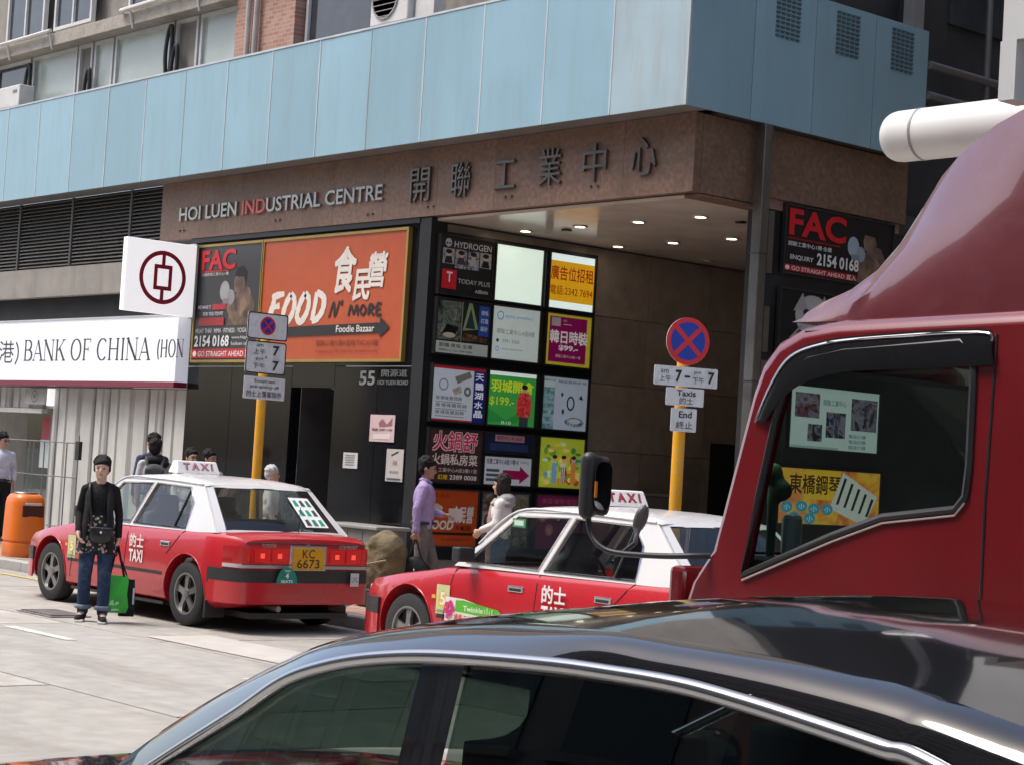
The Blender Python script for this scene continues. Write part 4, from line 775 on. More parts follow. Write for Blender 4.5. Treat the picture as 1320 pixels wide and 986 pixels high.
def make_taxi(X, Y, label, opt):
    T = empty('taxi', (X, Y, 0), math.pi, label=label, cat='taxi', group='red and white taxis at the kerb')
    rings = []
    for x, w, t, zb, cb in TXW:
        h = txprof(w, t, zb, cb); rings.append([(x, a, b) for a, b in h] + [(x, -a, b) for a, b in reversed(h[1:-1])])
    mb = MB().loft(rings); n = 20
    for i in range(len(TXW) - 1):
        if TXW[i][4] and TXW[i + 1][4]:
            for j in (8, 9, 10, 11): mb.mi[i * n + j] = 1
    cut = MB()
    for x in (1.395, -1.395):
        for s in (1, -1): cut.cyl((x, s * .56, .33), (x, s * 1.0, .33), .375, n=36, mi=1)
    co = bpy.data.objects.new('cut', cut.mesh()); COL.objects.link(co); co.hide_render = True
    bme = baked(mb.mesh(), [('BOOLEAN', dict(operation='DIFFERENCE', object=co, solver='EXACT'))]); bpy.data.objects.remove(co)
    body = link('body', bme, [tx_red, inter], T, 32)
    # arches, rub strips, seams
    for s in (1, -1):
        for x in (1.395, -1.395):
            pts = [(x + .378 * math.cos(R(a)), s * (txy(x + .378 * math.cos(R(a)), .33 + .378 * math.sin(R(a))) + .002), .33 + .378 * math.sin(R(a))) for a in range(-12, 193, 9)]
            MB().tube(pts, .007, 6).build('wheel_arch', tx_red, body, 60)
        for a, b in ((.98, -.98), (-1.80, -2.0), (1.82, 1.95)):
            m = MB(); p = [(a + (b - a) * i / 6, txy(a + (b - a) * i / 6, .5)) for i in range(7)]; p = p if (b < a) == (s > 0) else p[::-1]
            sweep(m, [(q[0], s * q[1]) for q in p], .465, .525, -.014 if a > b and a < 1.5 else (.014 if (b > a) else -.014)); m.build('rub_strip', blkpl, body, 30)
        for x0, x1, zl, zh in ((.93, .80, .3, .9), (-.22, -.22, .28, .92), (-1.02, -1.28, .68, .93)):
            pts = [(lerp(x0, x1, k / 8), s * (txy(lerp(x0, x1, k / 8), lerp(zl, zh, k / 8)) + .0005), lerp(zl, zh, k / 8)) for k in range(9)]; MB().tube(pts, .0045, 5).build('door_seam', blkpl, body)
        for x in (.02, -.98):
            yy = s * txy(x, .78); hd = MB().box(x - .09, x + .09, yy - .01, yy + s * .012, .755, .805).build('door_handle', chrome, body, bevel=.006); MB().box(x - .07, x + .07, yy, yy + s * .0135, .762, .785).build('recess', blkpl, hd)
        bx('sill', blkpl, body, -.95, .95, s * .70, s * .80, .17, .2)
        wh = [wheel(T, x, s * .735, s) for x in (1.395, -1.395)]
        MB().box(-1.80, -1.77, s * .62, s * .84, .12, .45).build('mud_flap', blkpl, body)
        bx('side_marker', mat('amber_lens', (.8, .35, .08), .2), body, 1.00, 1.05, s * (txy(1.02, .64) - .004), s * (txy(1.02, .64) + .006), .62, .65)
    # greenhouse
    sy = lambda z: .795 - (z - .92) * .36
    WIN = [[(.70, .945), (.245, 1.345), (-.36, 1.365), (-.185, .945)], [(-.255, .945), (-.43, 1.365), (-1.10, 1.35), (-1.245, 1.20), (-1.27, .95)]]
    OUT = [(.84, .905), (.26, 1.392), (-.4, 1.405), (-1.31, 1.385), (-1.84, .94), (-1.5, .925)]
    for s in (1, -1):
        fn = lambda a, b, d, s=s: (a, s * (sy(b) - d), b)
        MB().sheet(OUT, WIN, fn, .035).build('pillar_frame', tx_wht, T)
        for w in WIN:
            g = MB().sheet(w, [], lambda a, b, d, s=s: (a, s * (sy(b) - .012), b)).build('side_window', tg, T)
            MB().tube([(a, s * (sy(b) + .003), b) for a, b in w], .010, 6, closed=True).build('window_trim', chrome, g, 60)
            if w is WIN[1]: MB().tube([(-1.03, s * (sy(.95) - .008), .95), (-1.10, s * (sy(1.35) - .008), 1.35)], .012, 6).build('divider', blkpl, g)
        MB().tube(smoothpath([(.62, s * .735, 1.10), (.27, s * .632, 1.388), (-.4, s * .626, 1.412), (-1.3, s * .632, 1.388)], 6), .009, 6).build('drip_rail', tx_wht, T, 60)
        mr = blob('mirror', [('b', (.60, s * .91, 1.01), (.05, .085, .06)), ('c', (.62, s * .80, .97), .03, (.60, s * .86, .99), .025)], blkpl, T, .015, 3)
    rs = []
    for x, zc, e in ((.30, 1.395, .0), (.24, 1.425, .4), (.05, 1.455, .9), (-.4, 1.475, 1), (-.9, 1.468, 1), (-1.2, 1.44, .7), (-1.32, 1.405, .1), (-1.36, 1.39, 0)):
        ze = min(zc - .005, interp([(-1.36, 1.375), (-1.2, 1.395), (-.4, 1.408), (.3, 1.385)], x)); hf = [(.632, ze), (.60, ze + (zc - ze) * .45), (.5, ze + (zc - ze) * .72), (.28, ze + (zc - ze) * .93), (0, zc)]
        rs.append([(x, a, b) for a, b in hf] + [(x, -a, b) for a, b in reversed(hf[:-1])])
    MB().grid(rs).build('roof', tx_wht, T, 50); MB().grid([[(p[0], p[1] * .97, p[2] - .03) for p in r_] for r_ in rs]).build('headliner', interg, T)
    def screen(xb, xt, zb, zt, bow, nm):
        def fn(u, v):
            y = lerp(lerp(-.765, .765, u), lerp(-.625, .625, u), v); c = 1 - (2 * u - 1) ** 2; return (lerp(xb, xt, v) + bow * c * (1 - .4 * v), y, lerp(zb, zt, v) + .012 * c * v)
        def patch(u0, u1, v0, v1, off=0): return [[Vector(fn(lerp(u0, u1, i / 10), lerp(v0, v1, j / 6))) + Vector((off, 0, 0)) for i in range(11)] for j in range(7)]
        m = MB()
        for q in ((0, .06, 0, 1), (.94, 1, 0, 1), (.06, .94, .93, 1), (.06, .94, 0, .06)): m.grid(patch(*q))
        m.build(nm + '_frame', tx_wht if nm == 'rear_screen' else blkpl, T, 50); g = MB().grid(patch(.06, .94, .06, .93, -.006 if bow > 0 else .006)).build(nm, tg, T, 50); return fn, g
    screen(.86, .26, .895, 1.395, .14, 'windscreen'); rfn, rg_ = screen(-1.83, -1.33, .945, 1.39, -.09, 'rear_screen')
    MB().tube([rfn(u, v) for u, v in ((.06, .06), (.06, .93), (.5, .93), (.94, .93), (.94, .06), (.5, .06))], .007, 6, closed=True).build('screen_seal', blkpl, T)
    # interior
    for y in (.36, -.36): seat(T, .10, y)
    seat(T, -.95, 0, 1.2); bx('dashboard', inter, T, .55, .92, -.68, .68, .6, .9, bevel=.04)
    bx('parcel_shelf', inter, T, -1.75, -1.35, -.68, .68, .86, .9)
    MB().tube([(.5 + .05 * math.cos(a), -.36 + .17 * math.cos(a), .86 + .17 * math.sin(a)) for a in [i * math.pi / 10 for i in range(20)]], .014, 6, closed=True).build('steering_wheel', inter, T, 60)
    # bumpers
    half = lambda pts, s: [(x, y * s) for x, y in pts]
    rb = [(-1.80, .845), (-2.15, .838), (-2.34, .80), (-2.43, .70), (-2.45, .35)]; full = rb + [(-2.455, 0)] + [(x, -y) for x, y in reversed(rb)]
    b1 = MB(); sweep(b1, full, .495, .615, -.03); b1.build('bumper_strip', blkpl, T, 40); b2 = MB(); sweep(b2, full, .29, .497, -.022); rbm = b2.build('rear_bumper', tx_red, T, 40)
    fb = [(1.80, .838), (2.08, .81), (2.28, .775), (2.39, .66), (2.42, .3)]; full = fb + [(2.425, 0)] + [(x, -y) for x, y in reversed(fb)]
    b1 = MB(); sweep(b1, full, .42, .56, .035); b1.build('bumper_strip', blkpl, T, 40); b2 = MB(); sweep(b2, full, .23, .422, .025); b2.build('front_bumper', tx_red, T, 40)
    bx('grille', chrome, T, 2.365, 2.385, -.36, .36, .575, .66); 
    for s in (1, -1): bx('headlight', clearm, T, 2.30, 2.375, s * .40, s * .66, .575, .665, bevel=.01); bx('indicator', clearm, T, 2.22, 2.315, s * .66, s * .735, .578, .645, bevel=.02)
    # rear lamps, boot, plate
    for s in (1, -1):
        p = [(-2.10, .836), (-2.27, .815), (-2.36, .782), (-2.405, .71), (-2.415, .56), (-2.418, .22)]; p = half(p, s); m = MB(); sweep(m, p, .668, .832, -.016 * s); tl = m.build('tail_light', tailm, T, 40)
        m = MB(); sweep(m, p, .632, .668, -.015 * s); m.build('reverse_light', clearm, tl, 40); m = MB(); sweep(m, [q for q in p if q[0] > -2.4], .68, .72, -.0175 * s); m.build('amber_section', tailm, tl, 40)
        for q in range(2):
            lg_ = bx('lamp_cell', mat('tail_cell', (.5, .01, .012), .2, emit=.08, ecol=(1, .03, .02)), tl, -2.4385, -2.43, s * (.27 + q * .21), s * (.45 + q * .21), .692, .815, bevel=.004); bx('lamp_glow', taillit, lg_, -2.4395, -2.4386, s * (.335 + q * .21), s * (.385 + q * .21), .73, .775)
        bx('lamp_bar', blkpl, tl, -2.4365, -2.42, s * .20, s * .80, .664, .671)
    bx('plate_surround', chrome, T, -2.43, -2.40, -.23, .23, .60, .86, bevel=.01)
    F = Face((-2.432, .195, .625), (0, -1, 0), (0, 0, 1), .39, .21, T); F.r(0, 0, 1, 1, srgb('d89c10'), name='number_plate')
    if opt.get('plate'): F.t(opt['plate'][0], .3, .53, .7, .93, BLK, .01); F.t(opt['plate'][1], .14, .07, .86, .48, BLK, .01)
    MB().tube([(x, y, .95 if abs(y) < .7 else .945) for x, y in ((-1.86, .70), (-1.86, -.70))], .004, 5).build('boot_seam', blkpl, T)
    MB().tube([(-2.385, .74, .865), (-2.402, .5, .872), (-2.408, 0, .875), (-2.402, -.5, .872), (-2.385, -.74, .865)], .006, 5).build('boot_lip', blkpl, T)
    FB = Face((-2.405, .75, .82), (0, -1, 0), (0, 0, 1), 1.5, .06, T); FB.k = 3; FB.t('TOYOTA', .12, .2, .24, .8, None, .02, m=chrome, name='badge'); FB.ring(.5, .5, .018, .4, .006, None, m=chrome, name='badge'); FB.t('COMFORT', .76, .2, .92, .8, None, .02, m=chrome, name='badge')
    FR = Face((-2.492, .42, .49), (0, -1, 0), (0, 0, 1), .26, .17, T); n_ = 14
    FR.poly([(.5 + .5 * math.cos(R(i * 180 / n_)), .95 * math.sin(R(i * 180 / n_))) for i in range(n_ + 1)], srgb('10826e'), name='seat_badge'); FR.t('TAXI', .36, .68, .64, .8, WHT, .02); FR.t('4', .42, .3, .58, .62, WHT, .04); FR.t('SEATS', .22, .06, .78, .22, WHT, .03)
    FR = Face((-2.492, -.52, .47), (0, -1, 0), (0, 0, 1), .11, .13, T); FR.r(0, 0, 1, 1, (.55, .55, .55), name='sticker'); FR.t('LPG', .15, .3, .85, .7, (.2, .2, .2), .02)
    MB().tube([(-1.6, .32, .24), (-2.2, .34, .25), (-2.46, .35, .245)], .03, 10).build('exhaust', mat('exhaust', (.25, .23, .21), .4, .8), T, 50); bx('undertray', blkpl, T, -2.3, 2.2, -.6, .6, .14, .195)
    MB().cyl((-1.98, -.1, .95), (-1.99, -.1, 1.22), .004, n=6).build('aerial', blkpl, T)
    # roof sign
    rsx = opt.get('sx', -.08); rsg = MB().loft([[(rsx - .09 * k, -.26 * k2, z), (rsx + .09 * k, -.26 * k2, z), (rsx + .09 * k, .26 * k2, z), (rsx - .09 * k, .26 * k2, z)] for z, k, k2 in ((1.475, 1, 1), (1.49, 1, 1), (1.595, .55, .92), (1.605, .45, .9))]).build('roof_sign', mat('taxi_sign_white', (.72, .71, .70), .4, emit=.12), T, bevel=.006)
    d = Vector((.0405, 0, .105)).normalized(); FS = Face((rsx - .093, .24, 1.497), (0, -1, 0), d, .48, .105, rsg); FS.t('T A X I', .12, .12, .88, .88, srgb('a02030'), .055); FS.t('T A X I', .125, .14, .875, .86, srgb('c8505c') if opt.get('pink') else srgb('d0a0a0'), .0)
    # side lettering
    yd = .853; FD = Face((-.30, yd, .55), (-1, 0, 0), (0, 0, 1), .30, .30, body); FD.k = 0
    if opt.get('pink'): FD.O.x = -.30
    FD.t('的士', .05, .52, .95, .96, WHT, .03); FD.t('TAXI', .05, .02, .95, .44, WHT, .03)
    FS = Face((.99, txy(.97, .62) + .004, .50), (-1, 0, 0), (0, 0, 1), .17, .24, body); FS.k = 0; FS.r(0, 0, 1, 1, srgb('c8cc98'), name='sticker'); FS.e(.5, .5, .36, .3, srgb('d8b84a')); FS.t('5', .3, .3, .7, .75, srgb('e8e4d8'), .03); FS.r(.1, .05, .9, .15, srgb('909878'))
    # rear screen sticker
    if opt.get('rear_sticker'):
        m = MB(); m.grid([[Vector(rfn(.12 + .20 * i / 4, .16 + .62 * j / 4)) + Vector((-.012, 0, 0)) for i in range(5)] for j in range(5)]); st = m.build('screen_sticker', pm((.72, .76, .74), .08), rg_)  # sticker glows faintly in its own colour; no lamp behind it
        for a in range(3):
            for b in range(3):
                c = [Vector(rfn(.14 + .06 * a + du, .20 + .2 * b + dv)) + Vector((-.0155, 0, 0)) for du, dv in ((0, 0), (.04, 0), (.035, .12), (.005, .13))]; MB().add(c, [(0, 1, 2, 3)]).build('sticker_mark', pm(srgb(('1c9a6a', '2a7a5c', '40444a')[(a + 2 * b) % 3])), st)
    if opt.get('banner'):
        FB = Face((.86, .855, .45), (-1, 0, 0), (0, 0, 1), .78, .20, body); FB.k = 0; FB.poly([(0, .03), (.55, .0), (.85, .0), (.98, .3), (.9, .62), (.3, .98), (0, 1)], srgb('e0dcd4'), name='banner'); FB.poly([(.17, .45), (.86, .35), (.92, .55), (.86, .72), (.3, .93), (.17, .9)], srgb('58b030')); FB.t('Twinkle', .3, .5, .62, .72, srgb('d8ecc8'), .02)
        for x, h in ((.64, .7), (.68, .76), (.72, .66), (.76, .72)): FB.r(x, .5, x + .02, h, srgb('a8d888'))
        for a in range(5): FB.e(.08 + .05 * math.cos(a * 1.256), .55 + .2 * math.sin(a * 1.256), .035, .13, srgb('d02878'))
        FB.t('維港', .17, .1, .30, .36, srgb('c83020'), .02); FB.t('石油氣的士公司', .32, .1, .8, .34, BLK, .01); FB.e(.06, .2, .03, .1, srgb('c84090'))
        FW = Face((.30, sy(1.3) + .004, 1.26), (-1, 0, 0), (0, 0, 1), .16, .07, T); FW.r(0, 0, 1, 1, srgb('3c8a60'), name='window_sticker'); FW.r(.15, .2, .85, .8, srgb('c8d8cc'))
    for o in T.children_recursive:      # the ends are short and well rounded in plan
        for v in o.data.vertices:
            x, y, z = v.co
            if x > 1.75: y *= 1 - .30 * ((x - 1.75) / .65) ** 2; x = 1.75 + (x - 1.75) * .94
            elif x < -1.8: y *= 1 - .05 * ((-1.8 - x) / .6) ** 2; x = -1.8 + (x + 1.8) * .76
            v.co = (x, y, z)
    return T
make_taxi(-17.94, 11.0, 'red and white taxi seen from behind, beside the woman with the green bag', dict(plate=('KC', '6673'), rear_sticker=1, sx=-.08))
make_taxi(-11.60, 11.0, 'red and white taxi half hidden behind the black car roof and truck mirror', dict(plate=('KA', '8215'), banner=1, pink=1, sx=-.22))
# ------------------------------------------------------------------ red truck
TY, TYF = 5.2, 7.35
tr = wempty('truck', (-4.1, 6.3, 0), label='dark red truck with cab roof deflector and white cargo box at right', cat='truck')
trr = mat('truck_red', (.16, .008, .011), .2, var=.1, scale=2, coat=1., stain=(.10, .018, .018), stain_amt=.4, stain_scale=3); trr2 = mat('truck_deflector_red', (.115, .022, .028), .25, var=.1, scale=2, coat=.9, stain=(.17, .07, .075), stain_amt=.5, stain_scale=3)
OL = [(-5.04, .62), (-5.04, 1.22), (-5.0, 1.34), (-4.955, 1.40), (-4.90, 1.47), (-4.74, 2.06), (-4.70, 2.16), (-4.63, 2.235), (-4.52, 2.285), (-4.36, 2.305), (-3.6, 2.325), (-3.20, 2.33), (-3.14, 2.28), (-3.14, .62)]
def inset(d): return [(-4.1 + (x + 4.1) * (1 - d / .95), 1.47 + (z - 1.47) * (1 - d / .85)) for x, z in OL]
yss = [(0, .055), (.006, .035), (.025, .014), (.07, .0), (.15, .0)]
rings = [[(x, TY + y, z) for x, z in inset(d)] for y, d in yss] + [[(x, TYF - y, z) for x, z in inset(d)] for y, d in reversed(yss)]
mb = MB(); n = len(OL); mid = len(yss) - 1
for i in range(len(rings) - 1):
    for j in range(n):
        k = (j + 1) % n
        if i == mid and j in (4, 5): continue
        mb.add([rings[i][j], rings[i][k], rings[i + 1][k], rings[i + 1][j]], [(0, 1, 2, 3)])
me = mb.mesh(); bmx = bmesh.new(); bmx.from_mesh(me); bmesh.ops.remove_doubles(bmx, verts=bmx.verts, dist=.0005); bmesh.ops.recalc_face_normals(bmx, faces=bmx.faces); bmx.to_mesh(me); bmx.free()
cab_ = link('cab_shell', me, trr, tr, 45)
HP = [(958, 740), (978, 640), (1000, 540), (1018, 482), (1045, 462), (1090, 452), (1240, 440), (1256, 452), (1255, 500), (1250, 600), (1245, 640), (1232, 656), (1139, 666), (1074, 690)]
hole = [(lambda p: (p.x, p.z))(at(x, y, 1, TY)) for x, y in HP]
tglass = glass('truck_glass', (.62, .72, .68), 1.45)
for Y, s in ((TY, 1), (TYF, -1)):
    fn = lambda a, b, d, Y=Y, s=s: (a, Y + s * d, b)
    MB().sheet(inset(.055), [hole], fn, .04).build('cab_side', trr, tr)
    w = MB().sheet(hole, [], lambda a, b, d, Y=Y, s=s: (a, Y + s * .02, b)).build('door_window', tglass, tr)
    MB().tube([(a, Y - s * .002, b) for a, b in hole], .014, 6, closed=True).build('window_seal', blkpl, w, 60)
    MB().tube([(a, Y - s * .006, b - .02) for a, b in hole[10:] + hole[:1]], .004, 5).build('seal_highlight', mat('bead_highlight', (.5, .4, .4), .3), w)  # pale pinkish line paints in the highlight under the window seal
    MB().tube([(-3.70, Y - s * .001, .7), (-3.705, Y - s * .001, 1.7), (-3.69, Y - s * .001, 2.24)], .005, 5).build('door_seam', blkpl, tr)
    bx('door_handle', blkpl, tr, -3.86, -3.74, Y - s * .02, Y, 1.33, 1.38, bevel=.01)
MB().grid([[(-4.895, y, 1.475) for y in (TY + .15, (TY + TYF) / 2, TYF - .15)], [(-4.712, y, 2.14) for y in (TY + .15, (TY + TYF) / 2, TYF - .15)]]).build('windscreen', glass('truck_screen', (.8, .86, .84), 1.35), tr)
vis = mat('wind_visor', (.010, .010, .011), .22, var=.1, spec=.3)
up = smoothpath([at(x, y, 1, TY - .003) for x, y in ((975, 540), (996, 490), (1020, 456), (1060, 440), (1120, 432), (1262, 424), (1280, 436))], 5); lo = smoothpath([at(x, y, 1, TY - .018) for x, y in ((985, 545), (1010, 512), (1040, 492), (1085, 480), (1150, 476), (1255, 472), (1281, 470))], 5)
MB().grid([up, [(a + b) / 2 + Vector((0, -.008, .003)) for a, b in zip(up, lo)], lo]).build('window_visor', vis, tr, 70)
MB().tube([p + Vector((0, -.004, -.012)) for p in up], .006, 6).build('visor_highlight', chrome, tr, 60)  # bright line added for the highlight on the visor's upper edge
bx('dashboard', inter, tr, -4.93, -4.52, TY + .12, TYF - .12, .9, 1.46, bevel=.05); bx('cab_floor', inter, tr, -5.0, -3.2, TY + .08, TYF - .08, .64, .9)
blob('dash_hood', [('e', (-4.62, 6.85, 1.48), (.22, .26, .13)), ('e', (-4.66, 6.1, 1.45), (.22, .6, .07))], inter, tr, .03, 3)
for y in (5.72, 6.85): blob('seat', [('b', (-3.85, y, 1.0), (.27, .25, .09)), ('b', (-3.52, y, 1.32), (.07, .24, .34)), ('b', (-3.5, y, 1.76), (.05, .12, .08))], inter, tr, .035, 3)
MB().tube([(-4.35 + .09 * math.cos(a), 6.85 + .21 * math.sin(a), 1.45 + .17 * math.cos(a)) for a in [i * math.pi / 12 for i in range(24)]], .016, 8, closed=True).build('steering_wheel', blkpl, tr, 60)
gp = at(1002, 625, 1, 6.2); grn = mat('green_plush', (.05, .13, .06), .9, var=.3)
oc = at(998, 612, 0, -4.78); oc2 = at(1010, 632, 0, -4.74)
blob('dashboard_ornament', [('e', oc, (.035, .035, .05)), ('e', oc2, (.035, .035, .04)), ('c', (oc.x, oc.y, 1.46), .02, oc, .025)], grn, tr, .014, 3, label='green soft ornament on the truck dashboard')
bx('dash_bottle', mat('bottle_pale', (.5, .58, .55), .2), tr, -4.76, -4.70, oc.y + .02, oc.y + .09, 1.46, 1.62, bevel=.02)
bx('rear_bulkhead_trim', inter, tr, -3.2, -3.17, TY + .06, TYF - .06, .9, 2.28)
for z0, x0, x1 in ((1.20, -5.0, -3.70), (2.262, -4.5, -3.2)): MB().tube([(lerp(x0, x1, i / 6), TY - .0008 if z0 < 2 else TY + .012, z0 + .004 * i) for i in range(7)], .0035, 5).build('panel_seam', blkpl, tr)
for i in range(5): MB().lathe([(.007, 0), (.006, -.004), (.001, -.005)], 10, (-3.40 + .0 * i, TY - .0, 1.0 + i * .26), 'y').build('rivet', trr, tr, 50)
# roof deflector
Yc = (TY + TYF) / 2; rings = []
for x, z, wt, wb in ((-4.68, 2.318, .86, .93), (-4.65, 2.355, .855, .93), (-4.58, 2.40, .845, .93), (-4.49, 2.45, .81, .93), (-4.43, 2.53, .75, .93), (-4.38, 2.63, .70, .93), (-4.32, 2.755, .67, .925), (-4.25, 2.87, .66, .92), (-4.16, 2.95, .67, .92), (-4.0, 3.03, .70, .915), (-3.8, 3.09, .74, .91), (-3.45, 3.13, .78, .90)):
    zb = 2.31; h = z - zb
    hf = [(wb, zb), (wb - .01, zb + h * .25), (lerp(wt, wb, .5), zb + h * .55), (wt + .03, zb + h * .86), (wt, zb + h * .965), (wt - .06, z), (wt * .5, z + .02), (0, z + .025)]
    rings.append([(x, Yc - a, b) for a, b in hf] + [(x, Yc + a, b) for a, b in reversed(hf[:-1])])
MB().loft(rings).build('roof_deflector', trr2, tr, 40)
p0 = at(915, 716, 1, TY); MB().tube(smoothpath([p0, at(890, 716, 1, TY - .06), at(850, 716, 1, TY - .1), at(795, 712, 1, TY - .14), at(772, 702, 1, TY - .16), at(761, 684, 1, TY - .16), at(758, 662, 1, TY - .16)], 5), .011, 8).build('mirror_arm', blkpl, tr, 60)
mc = at(768, 625, 1, TY - .14); mz = mc.z
mm = blob('mirror', [('c', mc + Vector((0, -.04, .095)), .034, mc + Vector((0, -.04, -.10)), .034), ('c', mc + Vector((.01, .03, .08)), .03, mc + Vector((.01, .03, -.09)), .03), ('b', mc, (.024, .045, .11))], blkpl, tr, .012, 3)
MB().sheet([(a - .045, b - .09) for a, b in rrect(.085, .18, .035)], [], lambda a, b, d: mc + Vector((.042 + d, a, b)), .003).build('mirror_glass', mat('mirror_glass', (.55, .56, .58), .05, 1.), mm); MB().obox(mc + Vector((.047, -.05, -.045)), (0, .012, 0), (0, 0, .06), (.004, 0, 0)).build('reflector', mat('amber_reflector', (.6, .2, .04), .3), mm)
c2_ = at(826, 668, 1, TY - .05); ms = blob('lower_mirror', [('e', c2_, (.02, .034, .06), Matrix.Rotation(R(20), 3, 'Y').to_quaternion()), ('c', c2_, .012, at(818, 700, 1, TY - .08), .012)], mat('mirror_grey', (.12, .12, .12), .4), tr, .01, 3)
MB().tube([at(818, 700, 1, TY - .08), at(800, 714, 1, TY - .12)], .01, 6).build('mirror_strut', blkpl, tr)
bx('corner_panel', trr, tr, -5.12, -5.045, TY + .03, TY + .5, 1.0, 1.40, bevel=.02); bx('front_bumper', mat('bumper_grey', (.2, .2, .2), .5), tr, -5.2, -5.05, TY + .02, TYF - .02, .4, .75, bevel=.03); bx('chassis', blkpl, tr, -4.9, 2.2, 5.8, 6.75, .62, .9)
bx('side_trim', mat('truck_trim', (.6, .6, .6), .3, .8), tr, -4.0, -3.16, TY - .008, TY, 1.335, 1.35)
boxm = mat('cargo_white', (.66, .67, .68), .4, var=.05, stain=(.45, .45, .44), stain_amt=.4, streak=1)
bx('cargo_box', boxm, tr, -3.05, 2.3, 5.1, 7.45, .95, 4.3); bx('cargo_peak', boxm, tr, -3.655, -3.051, 5.102, 7.448, 3.16, 4.298); bx('cargo_peak_lip', boxm, tr, -3.66, -3.60, 5.10, 5.2, 2.97, 3.159)
ta = at(1150, 178, 1, 7.1); tz = ta.z; rt = .118; MB().tube([(ta.x + .0, 7.1, tz), (ta.x + .01, 7.1, tz), (ta.x + .03, 7.1, tz), (ta.x + .06, 7.1, tz), (-3.0, 7.1, tz)], [rt * .8, rt * .88, rt * .96, rt, rt], 32).build('roof_tube', mat('tube_white', (.72, .72, .71), .35, var=.04), tr, 50)
tq = at(1190, 175, 1, 7.1).x; MB().tube([(tq, 7.1, tz), (tq + .012, 7.1, tz)], [rt + .003] * 2, 32).build('tube_band', mat('tube_band', (.3, .3, .3), .4), tr, 50)
for q in (-4.3, -3.4): bx('tube_bracket', blkpl, tr, q, q + .05, 7.05, 7.15, 2.3, tz - rt + .02)
for x in (-4.35, 1.0):
    for s, y in ((-1, TY + .16), (1, TYF - .16)): wheel(tr, x, y, s, .40, spoke=6)
# ------------------------------------------------------------------ black saloon in front
KS = .79
bc = wempty('black_car', (-2.6, 2.72, 0), label='black saloon car with chrome window trim crossing the foreground', cat='car')
bpaint = mat('black_paint', (.008, .008, .009), .10, var=.1, scale=2, coat=1., spec=.2); bpaint.node_tree.nodes['Principled BSDF'].inputs['Coat IOR'].default_value = 1.55; bglass = glass('black_car_glass', (.21, .27, .24), 1.5); chr2 = mat('window_chrome', (.55, .55, .55), .22, 1., var=.05); roofg = mat('roof_glass', (.006, .006, .007), .04, var=0, coat=1.)
def sk(pts, Y): return [at(x, y, 1, Y) for x, y in pts]
YCAR = 2.72; sil = sk(((150, 986), (192, 954), (275, 900), (337, 866), (400, 836), (450, 820), (525, 808), (608, 803), (700, 803)), 2.12)
rail = sk(((790, 812), (880, 826), (966, 840), (1053, 856), (1183, 888), (1320, 936)), 2.07)
L0 = sil[0] + (sil[0] - sil[1]) * .6
RC = smoothpath([L0] + sil + rail + [Vector((-1.15, 2.08, 1.40)), Vector((-.85, 2.12, 1.30)), Vector((-.5, 2.16, 1.16)), Vector((-.2, 2.2, 1.05))], 8)
nA = (8) * 8     # stations of the windscreen
rows = []
for i, p in enumerate(RC):
    hw = YCAR - p.y; c = interp([(0, .0), (nA * .6, .012), (nA, .03), (nA + 16, .055), (len(RC) - 32, .055), (len(RC) - 1, .02)], i); fw = interp([(0, .22), (nA * .5, .12), (nA, .03), (nA + 16, 0), (len(RC) - 28, 0), (len(RC) - 1, -.16)], i)
    row = []
    for k in range(17):
        u = k / 16 * 2 - 1; e = 1 - abs(u) ** 2.6; row.append(Vector((p.x - fw * e, YCAR + u * hw, p.z + c * e)))
    rows.append(row)
nR = len(RC) - 26
def sub(r0, r1, c0, c1): return [r_[c0:c1 + 1] for r_ in rows[r0:r1 + 1]]
MB().grid(sub(nA, nR, 0, 16)).build('roof', bpaint, bc, 60); MB().grid(sub(0, nA, 1, 15)).build('windscreen', bglass, bc, 60); MB().grid(sub(nR, len(rows) - 1, 1, 15)).build('rear_screen', bglass, bc, 60)
for c0, c1 in ((0, 1), (15, 16)): MB().grid(sub(0, nA, c0, c1)).build('front_pillar', bpaint, bc, 60); MB().grid(sub(nR, len(rows) - 1, c0, c1)).build('rear_pillar', bpaint, bc, 60)
def lift(r_, d): return [p + Vector((0, 0, d)) for p in r_]
trim = sk(((150, 1018), (235, 963), (308, 917), (367, 877), (421, 858), (483, 848), (567, 846), (700, 856), (790, 868), (880, 884), (966, 908), (1053, 936), (1139, 965), (1208, 990)), 1.99) + [Vector((-1.15, 2.0, 1.28)), Vector((-.95, 2.0, 1.2)), Vector((-.78, 2.0, 1.08))]
TC = smoothpath(trim, 8)
